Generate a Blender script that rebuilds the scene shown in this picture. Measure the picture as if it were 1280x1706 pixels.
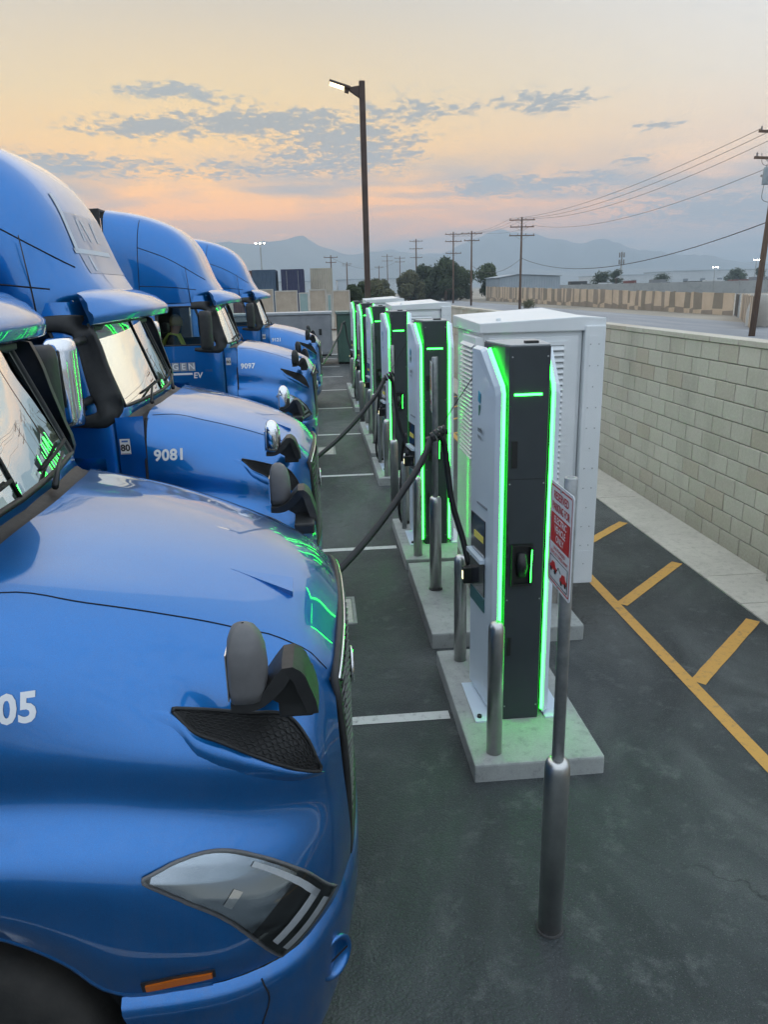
import bpy, bmesh, math, random
from mathutils import Vector, Matrix
from mathutils.bvhtree import BVHTree

R = math.radians
rnd = random.Random(11)
for o in list(bpy.data.objects):
    bpy.data.objects.remove(o)
sc = bpy.context.scene
COL = sc.collection

# ------------------------------------------------------------------ camera
def make_camera():
    yaw, pitch, roll = R(4.556), R(16.444), R(-1.412)
    f = Vector((math.sin(yaw) * math.cos(pitch), math.cos(yaw) * math.cos(pitch), -math.sin(pitch)))
    r0 = Vector((math.cos(yaw), -math.sin(yaw), 0))
    u0 = r0.cross(f)
    r = r0 * math.cos(roll) + u0 * math.sin(roll)
    u = -r0 * math.sin(roll) + u0 * math.cos(roll)
    cd = bpy.data.cameras.new('camera')
    co = bpy.data.objects.new('camera', cd)
    COL.objects.link(co)
    m = Matrix((r, u, -f)).transposed().to_4x4()
    m.translation = Vector((0, 0, 2.9))
    co.matrix_world = m
    cd.sensor_fit = 'HORIZONTAL'
    cd.sensor_width = 36
    cd.lens = 36 * 1260.45 / 1280
    cd.clip_start = 0.05
    cd.clip_end = 30000
    sc.camera = co
make_camera()

# ------------------------------------------------------------------ node helpers
class NT:
    def __init__(self, tree):
        self.t = tree
        self.n = tree.nodes
        self.l = tree.links
    def node(self, kind, **kw):
        n = self.n.new(kind)
        for k, v in kw.items():
            setattr(n, k, v)
        return n
    def put(self, sock, v):
        if hasattr(v, 'is_linked') or hasattr(v, 'links'):
            self.l.new(v, sock)
        else:
            sock.default_value = v
    def math(self, op, a, b=None, c=None, clamp=False):
        n = self.node('ShaderNodeMath', operation=op, use_clamp=clamp)
        self.put(n.inputs[0], a)
        if b is not None: self.put(n.inputs[1], b)
        if c is not None: self.put(n.inputs[2], c)
        return n.outputs[0]
    def mix(self, f, a, b, mode='MIX'):
        n = self.node('ShaderNodeMix', data_type='RGBA', blend_type=mode)
        self.put(n.inputs[0], f)
        for s, v in ((n.inputs[6], a), (n.inputs[7], b)):
            if isinstance(v, tuple) and len(v) == 3: v = v + (1,)
            self.put(s, v)
        return n.outputs[2]
    def ramp(self, f, stops, interp='LINEAR'):
        n = self.node('ShaderNodeValToRGB')
        n.color_ramp.interpolation = interp
        e = n.color_ramp.elements
        while len(e) < len(stops): e.new(0.5)
        for i, (p, c) in enumerate(stops):
            e[i].position = p
            if isinstance(c, (int, float)): c = (c, c, c)
            e[i].color = tuple(c) + (1,)
        self.put(n.inputs[0], f)
        return n.outputs[0]
    def noise(self, vec, scale, detail=4, rough=0.5, dist=0.0, dim='3D'):
        n = self.node('ShaderNodeTexNoise', noise_dimensions=dim)
        if vec is not None: self.put(n.inputs['Vector'], vec)
        n.inputs['Scale'].default_value = scale
        n.inputs['Detail'].default_value = detail
        n.inputs['Roughness'].default_value = rough
        n.inputs['Distortion'].default_value = dist
        return n.outputs[0]
    def mapping(self, vec, scale=(1, 1, 1), rot=(0, 0, 0), loc=(0, 0, 0)):
        n = self.node('ShaderNodeMapping')
        self.put(n.inputs[0], vec)
        n.inputs['Scale'].default_value = scale
        n.inputs['Rotation'].default_value = rot
        n.inputs['Location'].default_value = loc
        return n.outputs[0]

# ------------------------------------------------------------------ sky
SUN_AZ, SUN_EL = -8.0, 4.5          # degrees right of +Y, above the horizon
def make_world():
    w = bpy.data.worlds.new('World')
    sc.world = w
    w.use_nodes = True
    t = NT(w.node_tree)
    for n in list(t.n): t.n.remove(n)
    out = t.node('ShaderNodeOutputWorld')
    bg = t.node('ShaderNodeBackground')
    t.l.new(bg.outputs[0], out.inputs[0])
    tc = t.node('ShaderNodeTexCoord')
    sep = t.node('ShaderNodeSeparateXYZ')
    t.l.new(tc.outputs['Generated'], sep.inputs[0])
    dx, dy, dz = sep.outputs
    el = t.math('MULTIPLY', t.math('ARCSINE', dz), 57.29578)
    az = t.math('MULTIPLY', t.math('ARCTAN2', dx, dy), 57.29578)
    # clear evening sky, low sun
    sky = t.node('ShaderNodeTexSky', sky_type='NISHITA')
    sky.sun_disc = False
    sky.sun_elevation = R(SUN_EL)
    sky.sun_rotation = R(SUN_AZ)
    sky.dust_density = 3.0
    nish = t.mix(1.0, sky.outputs[0], (0.05, 0.05, 0.05), 'MULTIPLY')
    # thin high veil: cream towards the sunset, blue grey away from it
    e01 = t.math('DIVIDE', el, 90.0, clamp=True)
    warm = t.ramp(e01, [(0.0, (.50, .46, .44)), (0.030, (.92, .49, .26)), (0.045, (1.60, .59, .06)), (0.060, (1.65, .64, .04)),
                        (0.089, (1.20, .63, .12)), (0.111, (1.0, .61, .18)), (0.139, (.80, .585, .28)), (0.195, (.57, .50, .39)),
                        (0.36, (.72, .77, .80)), (1.0, (.88, 1.0, 1.14))])
    cool = t.ramp(e01, [(0.0, (.68, .78, .92)), (0.08, (.78, .82, .92)), (0.2, (.85, .95, 1.08)), (1.0, (.88, 1.0, 1.14))])
    da = t.math('SUBTRACT', az, SUN_AZ)
    side = t.math('COSINE', t.math('MULTIPLY', da, 1 / 57.29578))
    side = t.math('MULTIPLY_ADD', side, 0.5, 0.5)
    side = t.math('POWER', side, 5.0)
    veil = t.mix(side, cool, warm)
    # left to right fall-off of the warm glow near the horizon
    base = t.mix(0.93, nish, veil)
    # ---- clouds : a deck seen in perspective
    hz = t.math('ADD', t.math('MAXIMUM', dz, 0.0), 0.06)
    comb = t.node('ShaderNodeCombineXYZ')
    t.l.new(t.math('DIVIDE', dx, hz), comb.inputs[0])
    t.l.new(t.math('DIVIDE', dy, hz), comb.inputs[1])
    P = comb.outputs[0]
    n1 = t.noise(t.mapping(P, (2.6, 2.2, 1), (0, 0, .35)), 2.2, 5, .62, .35, '2D')
    n2 = t.noise(t.mapping(P, (.7, .8, 1), (0, 0, .2), (3.1, 1.7, 0)), 1.0, 3, .55, .2, '2D')
    n3 = t.noise(t.mapping(P, (13, 9, 1), (0, 0, .5)), 1.6, 4, .62, .2, '2D')
    cae = t.node('ShaderNodeCombineXYZ')
    t.l.new(az, cae.inputs[0]); t.l.new(el, cae.inputs[1])
    def blob(a0, e0, sa, se, amp, acc):
        k = 2.3
        g = t.node('ShaderNodeTexGradient', gradient_type='QUADRATIC_SPHERE')
        t.l.new(t.mapping(cae.outputs[0], (1 / (sa * k), 1 / (se * k), 0), loc=(-a0 / (sa * k), -e0 / (se * k), 0)), g.inputs[0])
        return t.math('MULTIPLY_ADD', g.outputs[1], amp * 1.15, acc)
    blobs = BLOBS
    m = None
    for b in blobs:
        m = blob(*b, 0.0 if m is None else m)
    # everywhere else: broken cloud of the same kind, thinning overhead
    far = t.math('MULTIPLY', t.math('SUBTRACT', 1.0, t.math('POWER', t.math('COSINE', t.math('MULTIPLY', da, .5 / 57.29578)), 6.0)), 0.30)
    m = t.math('ADD', m, far)
    mott = t.math('ADD', t.math('MULTIPLY', n1, .48), t.math('MULTIPLY', n3, .52))
    dens = t.math('ADD', t.math('MULTIPLY', t.math('SUBTRACT', mott, .50), 3.8), t.math('SUBTRACT', m, .30))
    dens = t.math('MULTIPLY', t.math('MULTIPLY', dens, 2.2, clamp=True), t.math('MINIMUM', t.math('MULTIPLY', m, 2.5), .85))
    ccol = t.ramp(e01, [(0.0, (.36, .40, .43)), (.05, (.30, .35, .385)), (.12, (.265, .305, .325)), (.3, (.5, .54, .58)), (1, (.66, .75, .84))])
    col = t.mix(dens, base, ccol)
    # low blue grey bank with pink gaps
    bank = t.math('MULTIPLY', t.ramp(e01, [(0.0, .85), (.028, .70), (.042, .38), (.056, .35), (.072, .85), (.090, .5), (.106, .05), (.125, 0)]),
                  t.math('MULTIPLY_ADD', t.math('SUBTRACT', n2, .5), 4.6, .66, clamp=True))
    col = t.mix(bank, col, (.335, .385, .42))
    # below the horizon
    col = t.mix(t.math('LESS_THAN', el, -0.2), col, (.30, .33, .35))
    t.l.new(col, bg.inputs[0])
    bg.inputs[1].default_value = 1.0
# cloud patches (azimuth, elevation, half widths in degrees, weight)
BLOBS = [(-8.7, 12.6, 3.5, .5, .95), (-3.5, 11.0, 5.0, .8, .95), (-10.5, 10.4, 4.6, .6, 1.0), (1.9, 9.9, 4.5, 1.2, .7),
         (7.7, 11.5, 3.5, .9, .6), (4.3, 8.8, 4.0, 1.0, .6), (16.1, 11.6, 3.0, .6, .95), (-16.4, 8.2, 5.0, .8, .8),
         (-3.6, 8.0, 7.0, .8, .65), (11.8, 6.6, 2.5, .6, .7), (16.7, 6.6, 5.0, .7, .8), (23.1, 9.7, 1.8, .28, .7), (22.0, 7.8, 1.5, .3, .7), (28.0, 4.5, 7.0, 1.2, .9)]
make_world()

def make_sun():
    ld = bpy.data.lights.new('sun', 'SUN')
    ld.energy = 0.5
    ld.angle = R(80)
    ld.color = (1.0, .80, .60)
    o = bpy.data.objects.new('sun', ld)
    COL.objects.link(o)
    a, e = R(SUN_AZ), R(SUN_EL + 6)
    d = Vector((math.sin(a) * math.cos(e), math.cos(a) * math.cos(e), math.sin(e)))
    o.rotation_euler = d.to_track_quat('Z', 'Y').to_euler()
make_sun()
sc.view_settings.view_transform = 'Standard'
sc.view_settings.look = 'None'
sc.view_settings.exposure = 0.55
sc.view_settings.gamma = 1.0
sc.view_settings.use_curve_mapping = False
sc.cycles.use_denoising = True
try:
    sc.cycles.denoiser = 'OPENIMAGEDENOISE'
except Exception:
    pass
sc.cycles.adaptive_threshold = 0.025
sc.cycles.max_bounces = 6
sc.cycles.diffuse_bounces = 3
sc.cycles.glossy_bounces = 4
sc.cycles.transmission_bounces = 6
sc.cycles.transparent_max_bounces = 12
sc.cycles.caustics_reflective = False
sc.cycles.caustics_refractive = False
sc.cycles.sample_clamp_indirect = 6.0

# ------------------------------------------------------------------ materials
MATS = {}
def mat(name, col=(.5, .5, .5), rough=.5, metal=0.0, coat=0.0, spec=.5, emit=None, estr=1.0, build=None):
    if name in MATS: return MATS[name]
    m = bpy.data.materials.new(name)
    m.use_nodes = True
    t = NT(m.node_tree)
    b = t.n['Principled BSDF']
    b.inputs['Base Color'].default_value = tuple(col) + (1,)
    b.inputs['Roughness'].default_value = rough
    b.inputs['Metallic'].default_value = metal
    b.inputs['Coat Weight'].default_value = coat
    b.inputs['Coat Roughness'].default_value = .04
    b.inputs['Specular IOR Level'].default_value = spec
    if emit:
        b.inputs['Emission Color'].default_value = tuple(emit) + (1,)
        b.inputs['Emission Strength'].default_value = estr
    if build: build(t, b)
    MATS[name] = m
    return m
def pos(t): return t.node('ShaderNodeNewGeometry').outputs['Position']
def objc(t): return t.node('ShaderNodeTexCoord').outputs['Object']
def bump(t, b, h, strength=.3, dist=.01):
    n = t.node('ShaderNodeBump')
    n.inputs['Strength'].default_value = strength
    n.inputs['Distance'].default_value = dist
    t.put(n.inputs['Height'], h)
    t.l.new(n.outputs[0], b.inputs['Normal'])
def varied(name, c1, c2, scale=6, rough=(.5, .7), metal=0, coat=0, detail=5, use='obj', bmp=0, bscale=60, stretch=(1, 1, 1), lo=.35, hi=.65, spec=.5):
    def bld(t, b):
        P = objc(t) if use == 'obj' else pos(t)
        P = t.mapping(P, stretch)
        n = t.noise(P, scale, detail, .6)
        f = t.ramp(n, [(lo, 0), (hi, 1)])
        t.l.new(t.mix(f, c1, c2), b.inputs['Base Color'])
        n2 = t.noise(P, scale * 2.7, 4, .6)
        t.l.new(t.math('MULTIPLY_ADD', n2, rough[1] - rough[0], rough[0]), b.inputs['Roughness'])
        if bmp: bump(t, b, t.noise(P, bscale, 4, .6), bmp, .004)
    return mat(name, metal=metal, coat=coat, spec=spec, build=bld)

def lot_build(t, b):
    P = pos(t)
    big = t.noise(t.mapping(P, (.9, .5, 1)), 1.0, 6, .62, .8)
    mid = t.noise(P, 5.0, 8, .74, .15)
    fine = t.noise(P, 170, 3, .75)
    vor = t.node('ShaderNodeTexVoronoi'); t.l.new(P, vor.inputs['Vector']); vor.inputs['Scale'].default_value = 70
    c = t.ramp(big, [(.34, (.030, .037, .039)), (.5, (.055, .065, .067)), (.64, (.092, .104, .104))])
    c = t.mix(t.ramp(mid, [(.53, 0), (.70, .65)]), c, (.150, .162, .160))
    c = t.mix(t.ramp(mid, [(.30, .7), (.45, 0)]), c, (.028, .034, .036))
    c = t.mix(t.ramp(vor.outputs['Distance'], [(.0, .5), (.30, 0)]), c, (.19, .20, .20))
    t.l.new(t.mix(.8, c, t.ramp(fine, [(.3, .15), (.7, .85)]), 'OVERLAY'), b.inputs['Base Color'])
    # hairline cracks and oil spots
    vc = t.node('ShaderNodeTexVoronoi', feature='DISTANCE_TO_EDGE'); vc.inputs['Scale'].default_value = .42
    wp = t.node('ShaderNodeVectorMath', operation='ADD'); t.l.new(P, wp.inputs[0])
    nz = t.node('ShaderNodeTexNoise'); nz.inputs['Scale'].default_value = 2.5; nz.inputs['Detail'].default_value = 5; t.l.new(P, nz.inputs['Vector']); t.l.new(nz.outputs[1], wp.inputs[1])
    t.l.new(wp.outputs[0], vc.inputs['Vector'])
    crack = t.math('MULTIPLY', t.ramp(vc.outputs['Distance'], [(.0, 1), (.006, 0)]), t.ramp(big, [(.50, 0), (.58, .75)]))
    c2 = t.mix(crack, b.inputs['Base Color'].links[0].from_socket, (.018, .020, .021))
    oil = t.ramp(t.noise(P, 1.3, 3, .5), [(.66, 0), (.74, .6)])
    t.l.new(t.mix(oil, c2, (.030, .034, .036)), b.inputs['Base Color'])
    t.l.new(t.ramp(mid, [(.3, .52), (.7, .82)]), b.inputs['Roughness'])
    h = t.math('ADD', t.math('MULTIPLY', fine, .6), t.math('MULTIPLY', vor.outputs['Distance'], .9))
    h = t.math('ADD', h, t.math('MULTIPLY', mid, .5))
    bump(t, b, h, .85, .008)
M_LOT = mat('lot_asphalt', build=lot_build, spec=.4)

def ground_build(t, b):
    P = pos(t)
    big = t.noise(P, .05, 6, .6)
    fine = t.noise(P, 4, 6, .7)
    c = t.ramp(big, [(.35, (.24, .22, .185)), (.65, (.36, .325, .27))])
    t.l.new(t.mix(.5, c, t.ramp(fine, [(.3, .3), (.7, .8)]), 'SOFT_LIGHT'), b.inputs['Base Color'])
    b.inputs['Roughness'].default_value = .9
    bump(t, b, fine, .6, .03)
M_GROUND = mat('dirt_ground', build=ground_build, spec=.2)
def road_build(t, b):
    P = pos(t)
    big = t.noise(t.mapping(P, (.5, .06, 1)), 1, 6, .62)
    fine = t.noise(P, 9, 6, .7)
    c = t.ramp(big, [(.35, (.22, .235, .255)), (.65, (.31, .32, .335))])
    t.l.new(t.mix(.6, c, t.ramp(fine, [(.3, .3), (.7, .7)]), 'SOFT_LIGHT'), b.inputs['Base Color'])
    b.inputs['Roughness'].default_value = .8
M_ROAD = mat('street_asphalt', build=road_build, spec=.3)
def conc(name, c1, c2, sc_=2.5):
    def bld(t, b):
        P = pos(t)
        a = t.noise(P, sc_, 7, .65, .3)
        f = t.noise(P, 90, 3, .7)
        s = t.noise(P, 14, 5, .7)
        c = t.ramp(a, [(.3, c1), (.7, c2)])
        c = t.mix(t.ramp(s, [(.52, 0), (.78, .6)]), c, tuple(.5 * k for k in c1))
        c = t.mix(t.ramp(t.noise(P, 1.1, 5, .7, .6), [(.52, 0), (.72, .4)]), c, tuple(.45 * k for k in c1))
        t.l.new(t.mix(.35, c, f, 'SOFT_LIGHT'), b.inputs['Base Color'])
        b.inputs['Roughness'].default_value = .82
        bump(t, b, t.math('ADD', t.math('MULTIPLY', f, .5), s), .28, .004)
    return mat(name, build=bld, spec=.3)
M_PAD = conc('pad_concrete', (.31, .33, .32), (.42, .44, .42))
M_WALK = conc('walk_concrete', (.48, .455, .40), (.60, .565, .50), 1.6)
M_MORTAR = conc('mortar', (.28, .265, .235), (.35, .335, .30))
def block_mat(name, island):
    def bld(t, b):
        r = t.node('ShaderNodeNewGeometry').outputs['Random Per Island'] if island else t.node('ShaderNodeObjectInfo').outputs['Random']
        P = pos(t)
        s = t.noise(P, 34, 5, .75)
        st = t.noise(t.mapping(P, (1, 1, .35)), 2.2, 5, .6)
        c = t.ramp(r, [(0, (.52, .485, .41)), (.30, (.60, .56, .48)), (.6, (.57, .535, .46)), (.80, (.55, .51, .435)), (.92, (.51, .45, .37)), (1, (.54, .48, .40))])
        c = t.mix(t.ramp(st, [(.50, 0), (.78, .5)]), c, (.34, .315, .265))
        zz = t.node('ShaderNodeSeparateXYZ'); t.l.new(P, zz.inputs[0])
        dirt = t.math('MULTIPLY', t.ramp(t.math('ADD', zz.outputs[2], t.math('MULTIPLY', st, .5)), [(.25, .7), (.75, 0)]), .8)
        c = t.mix(dirt, c, (.27, .24, .195))
        t.l.new(t.mix(.5, c, t.ramp(s, [(.25, .25), (.75, .75)]), 'SOFT_LIGHT'), b.inputs['Base Color'])
        b.inputs['Roughness'].default_value = .9
        bump(t, b, t.math('ADD', s, t.noise(P, 120, 3, .7)), .5, .005)
    return mat(name, build=bld, spec=.2)
M_BLOCK = block_mat('wall_block', False)
M_BLOCKS = block_mat('wall_block_far', True)
def paintline(name, col, wear):
    def bld(t, b):
        P = pos(t)
        n = t.noise(P, 16, 6, .75)
        n2 = t.noise(P, 2.0, 4, .6)
        f = t.math('MULTIPLY', t.ramp(n, [(.52, 0), (.70, 1)]), t.ramp(n2, [(.35, .25), (.7, wear)]))
        t.l.new(t.mix(f, col, (.11, .11, .105)), b.inputs['Base Color'])
        b.inputs['Roughness'].default_value = .7
        bump(t, b, t.noise(P, 130, 3, .7), .35, .003)
    return mat(name, build=bld)
M_WLINE = paintline('white_line_paint', (.60, .61, .60), .9)
M_YLINE = paintline('yellow_line_paint', (.60, .33, .075), .8)

def paint_build(t, b):
    P = objc(t)
    fl = t.noise(P, 900, 2, .5)
    pc = t.mix(t.ramp(fl, [(.42, 0), (.62, 1)]), (.0, .115, .38), (.0, .18, .55))
    # thin road film on the lower body, with streaks and specks
    sz = t.node('ShaderNodeSeparateXYZ'); t.l.new(P, sz.inputs[0])
    film = t.math('MULTIPLY', t.ramp(t.noise(t.mapping(P, (6, 6, 1.5)), 3, 6, .7), [(.42, 0), (.72, .30)]), t.ramp(t.math('MULTIPLY', sz.outputs[2], .5), [(.25, 1), (.62, .12)]))
    speck = t.ramp(t.noise(P, 130, 2, .6), [(.70, 0), (.78, .35)])
    pc = t.mix(t.math('MAXIMUM', film, speck), pc, (.17, .19, .21))
    t.l.new(pc, b.inputs['Base Color'])
    b.inputs['Coat IOR'].default_value = 1.62
    d = t.noise(P, 7, 5, .7)
    t.l.new(t.ramp(d, [(.35, .30), (.75, .36)]), b.inputs['Roughness'])
    t.l.new(t.ramp(t.noise(P, 3, 6, .75), [(.45, .008), (.8, .04)]), b.inputs['Coat Roughness'])
M_BLUE = mat('truck_blue_paint', metal=.8, coat=1.0, build=paint_build)
M_BLACK = varied('black_plastic', (.009, .010, .011), (.018, .019, .020), 12, (.42, .6), bmp=.15, bscale=400)
M_GREYP = varied('grey_plastic', (.11, .112, .115), (.14, .14, .145), 10, (.42, .55), bmp=.12, bscale=400)
M_DARK = mat('dark_interior', (.045, .045, .043), .7)
M_TRIM = mat('dashboard_plastic', (.035, .036, .038), .6)
M_SEAM = mat('panel_gap', (.004, .006, .012), .8)
M_CHROME = varied('chrome', (.75, .76, .78), (.83, .84, .85), 5, (.04, .10), metal=1)
M_ALU = varied('polished_rim', (.55, .56, .57), (.68, .69, .70), 9, (.22, .35), metal=1)
M_RUB = varied('tyre_rubber', (.012, .012, .011), (.026, .024, .021), 8, (.7, .9), bmp=.3, bscale=80)
M_AMBER = mat('amber_lens', (.55, .13, .01), .18, coat=1)
M_DECAL = mat('white_decal', (.74, .76, .78), .45)
M_GDECAL = mat('grey_decal', (.30, .33, .37), .4)
M_PLAC = mat('placard_white', (.78, .78, .76), .4)
M_INK = mat('black_ink', (.015, .015, .016), .5)
M_LED = varied('headlamp_strip', (.80, .84, .88), (.92, .94, .96), 60, (.12, .3), coat=1)
M_BEZEL = mat('headlamp_bezel', (.02, .021, .023), .35)
M_REFL = varied('headlamp_reflector', (.36, .41, .46), (.52, .57, .62), 2, (.08, .18), metal=.9)

def glass_mat(name, tint, ior, rough=.0):
    m = bpy.data.materials.new(name)
    m.use_nodes = True
    t = NT(m.node_tree)
    for n in list(t.n): t.n.remove(n)
    out = t.node('ShaderNodeOutputMaterial')
    tr = t.node('ShaderNodeBsdfTransparent'); tr.inputs[0].default_value = tint + (1,)
    gl = t.node('ShaderNodeBsdfGlossy'); gl.inputs['Roughness'].default_value = rough
    gl.inputs['Color'].default_value = (.88, .96, .92, 1)
    fr = t.node('ShaderNodeFresnel'); fr.inputs[0].default_value = ior
    mx = t.node('ShaderNodeMixShader')
    t.l.new(fr.outputs[0], mx.inputs[0]); t.l.new(tr.outputs[0], mx.inputs[1]); t.l.new(gl.outputs[0], mx.inputs[2])
    t.l.new(mx.outputs[0], out.inputs[0])
    MATS[name] = m
    return m
M_WSHIELD = glass_mat('windshield_glass', (.55, .66, .61), 1.75)
M_SIDEG = glass_mat('side_glass', (.80, .86, .84), 1.5)
M_LENS = glass_mat('lamp_lens', (.94, .96, .97), 1.55)

M_CABW = varied('cabinet_white', (.69, .73, .74), (.76, .79, .80), 1.5, (.38, .5), coat=.1)
M_DISW = varied('dispenser_white', (.62, .73, .83), (.67, .78, .87), 2, (.28, .4), coat=.3)
M_DISD = varied('dispenser_dark', (.026, .035, .040), (.034, .045, .050), 3, (.42, .55))
M_SLOT = mat('slot_black', (.008, .009, .009), .5)
M_SCREEN = mat('screen_glass', (.03, .035, .045), .12, coat=1)
M_YELL = mat('screen_patch', (.30, .29, .06), .4, emit=(.35, .34, .08), estr=.25)
M_READ = mat('reader_light', (.8, .8, .6), .4, emit=(1, .9, .5), estr=1.2)
def led(name, col, s):
    return mat(name, (.1, .6, .25), .4, emit=col, estr=s)
M_GREEN = led('green_light', (.020, 1.0, .042), 13.0)
def steel_build(t, b):
    P = objc(t)
    n = t.noise(t.mapping(P, (60, 60, 1.2)), 3, 4, .6)
    n2 = t.noise(P, 5, 5, .65)
    t.l.new(t.mix(t.ramp(n2, [(.35, 0), (.7, 1)]), (.50, .51, .50), (.66, .66, .64)), b.inputs['Base Color'])
    t.l.new(t.math('MULTIPLY_ADD', n, .16, .27), b.inputs['Roughness'])
M_STEEL = mat('brushed_steel', metal=1.0, build=steel_build)
M_GALV = varied('galvanised', (.33, .355, .36), (.46, .475, .475), 22, (.42, .58), metal=.75)
M_CABLE = varied('cable_rubber', (.006, .007, .008), (.012, .013, .014), 6, (.38, .5))
M_BROWN = varied('bronze_pole', (.055, .032, .024), (.08, .05, .038), 3, (.5, .62))
M_WOOD = varied('pole_wood', (.10, .062, .042), (.175, .115, .08), 2.5, (.8, .95), stretch=(9, 9, .5), bmp=.4, bscale=30)
M_WIRE = mat('wire', (.03, .03, .03), .6)
M_INSUL = varied('insulator', (.16, .15, .14), (.24, .23, .22), 5, (.3, .5))
M_TRANSF = varied('transformer_grey', (.27, .31, .33), (.34, .38, .40), 4, (.4, .55))
M_LAMP = mat('lamp_glow', (1, .95, .8), .4, emit=(1.0, .80, .45), estr=2.6)
M_LAMPW = mat('lamp_glow_white', (1, 1, .9), .4, emit=(1.0, .93, .78), estr=30)
M_SIGNW = varied('sign_white', (.62, .67, .70), (.70, .74, .77), 3, (.3, .4))
M_SIGNR = mat('sign_red', (.50, .025, .02), .38)

# ------------------------------------------------------------------ mesh helpers
def new_mesh(verts, faces, smooth=False, name='m'):
    me = bpy.data.meshes.new(name)
    me.from_pydata([tuple(v) for v in verts], [], faces)
    if smooth:
        me.polygons.foreach_set('use_smooth', [True] * len(me.polygons))
    me.update()
    return me
def link(name, me, m, parent=None, loc=None, rot=None, scale=None):
    o = bpy.data.objects.new(name, me)
    COL.objects.link(o)
    if m is not None and not me.materials: me.materials.append(m)
    if parent is not None: o.parent = parent
    if loc is not None: o.location = loc
    if rot is not None: o.rotation_euler = rot
    if scale is not None: o.scale = scale
    return o
def tag(o, label=None, cat=None, group=None, kind=None):
    if label: o['label'] = label
    if cat: o['category'] = cat
    if group: o['group'] = group
    if kind: o['kind'] = kind
    return o
def thing(name, label, cat, loc=(0, 0, 0), rz=0, group=None):
    o = bpy.data.objects.new(name, None)
    o.empty_display_size = .1
    COL.objects.link(o)
    o.location = loc
    o.rotation_euler = (0, 0, rz)
    return tag(o, label, cat, group)
class MB:
    """collects solid shapes into one mesh"""
    def __init__(self): self.v = []; self.f = []
    def add(self, vs, fs):
        k = len(self.v)
        self.v += [Vector(p) for p in vs]
        self.f += [tuple(i + k for i in f) for f in fs]
        return self
    def box(self, x0, x1, y0, y1, z0, z1):
        v = [(x, y, z) for z in (z0, z1) for y in (y0, y1) for x in (x0, x1)]
        return self.add(v, [(0, 2, 3, 1), (4, 5, 7, 6), (0, 1, 5, 4), (2, 6, 7, 3), (0, 4, 6, 2), (1, 3, 7, 5)])
    def tube(self, path, rad, n=8, cap=True):
        path = [Vector(p) for p in path]
        rs = rad if isinstance(rad, (list, tuple)) else [rad] * len(path)
        vs, fs = [], []
        ref = None
        for i, p in enumerate(path):
            a = path[max(i - 1, 0)]; b = path[min(i + 1, len(path) - 1)]
            d = (b - a).normalized()
            if ref is None:
                ref = d.orthogonal().normalized()
            ref = (ref - d * ref.dot(d)).normalized()
            s = d.cross(ref)
            for k in range(n):
                t = 2 * math.pi * k / n
                vs.append(p + (ref * math.cos(t) + s * math.sin(t)) * rs[i])
        for i in range(len(path) - 1):
            for k in range(n):
                fs.append((i * n + k, i * n + (k + 1) % n, (i + 1) * n + (k + 1) % n, (i + 1) * n + k))
        if cap:
            fs.append(tuple(range(n - 1, -1, -1)))
            fs.append(tuple((len(path) - 1) * n + k for k in range(n)))
        return self.add(vs, fs)
    def lathe(self, prof, n=24, axis='z', at=(0, 0, 0)):
        """prof: (radius, height) pairs"""
        vs, fs = [], []
        for r_, h in prof:
            for k in range(n):
                t = 2 * math.pi * k / n
                c, s = r_ * math.cos(t), r_ * math.sin(t)
                p = {'z': (c, s, h), 'y': (s, h, c), 'x': (h, c, s)}[axis]
                vs.append(Vector(p) + Vector(at))
        m = len(prof)
        for i in range(m - 1):
            for k in range(n):
                fs.append((i * n + k, i * n + (k + 1) % n, (i + 1) * n + (k + 1) % n, (i + 1) * n + k))
        if prof[0][0] > 1e-5: fs.append(tuple(range(n - 1, -1, -1)))
        if prof[-1][0] > 1e-5: fs.append(tuple((m - 1) * n + k for k in range(n)))
        return self.add(vs, fs)
    def prism(self, poly, d0, d1, axis='y'):
        """poly: 2D points; extruded from d0 to d1 along axis"""
        def P(a, b, d): return {'y': (a, d, b), 'x': (d, a, b), 'z': (a, b, d)}[axis]
        n = len(poly)
        vs = [P(a, b, d0) for a, b in poly] + [P(a, b, d1) for a, b in poly]
        fs = [tuple(range(n)), tuple(range(2 * n - 1, n - 1, -1))]
        fs += [(i, i + n, (i + 1) % n + n, (i + 1) % n) for i in range(n)]
        return self.add(vs, fs)
    def grid(self, rows, close=False):
        m = len(rows[0]); k = len(self.v)
        for r_ in rows: self.v += [Vector(p) for p in r_]
        for i in range(len(rows) - 1):
            for j in range(m - 1 + (1 if close else 0)):
                self.f.append((k + i * m + j, k + i * m + (j + 1) % m, k + (i + 1) * m + (j + 1) % m, k + (i + 1) * m + j))
        return self
    def mesh(self, smooth=False, bevel=0, seg=2, fix=True, auto=None):
        me = new_mesh(self.v, self.f)
        bm = bmesh.new(); bm.from_mesh(me)
        if fix: bmesh.ops.recalc_face_normals(bm, faces=bm.faces)
        if bevel:
            ed = [e for e in bm.edges if len(e.link_faces) == 2 and e.calc_face_angle(0) > .5]
            bmesh.ops.bevel(bm, geom=ed, offset=bevel, segments=seg, affect='EDGES', profile=.6, clamp_overlap=True)
        if auto is not None:
            for e in bm.edges:
                if len(e.link_faces) == 2 and e.calc_face_angle(0) > auto: e.smooth = False
            smooth = True
        for f in bm.faces: f.smooth = smooth or (bevel > 0 and False)
        bm.to_mesh(me); bm.free()
        return me
    def build(self, name, m, parent=None, **kw):
        lk = {k: kw.pop(k) for k in ('loc', 'rot', 'scale') if k in kw}
        return link(name, self.mesh(**kw), m, parent, **lk)
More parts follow.
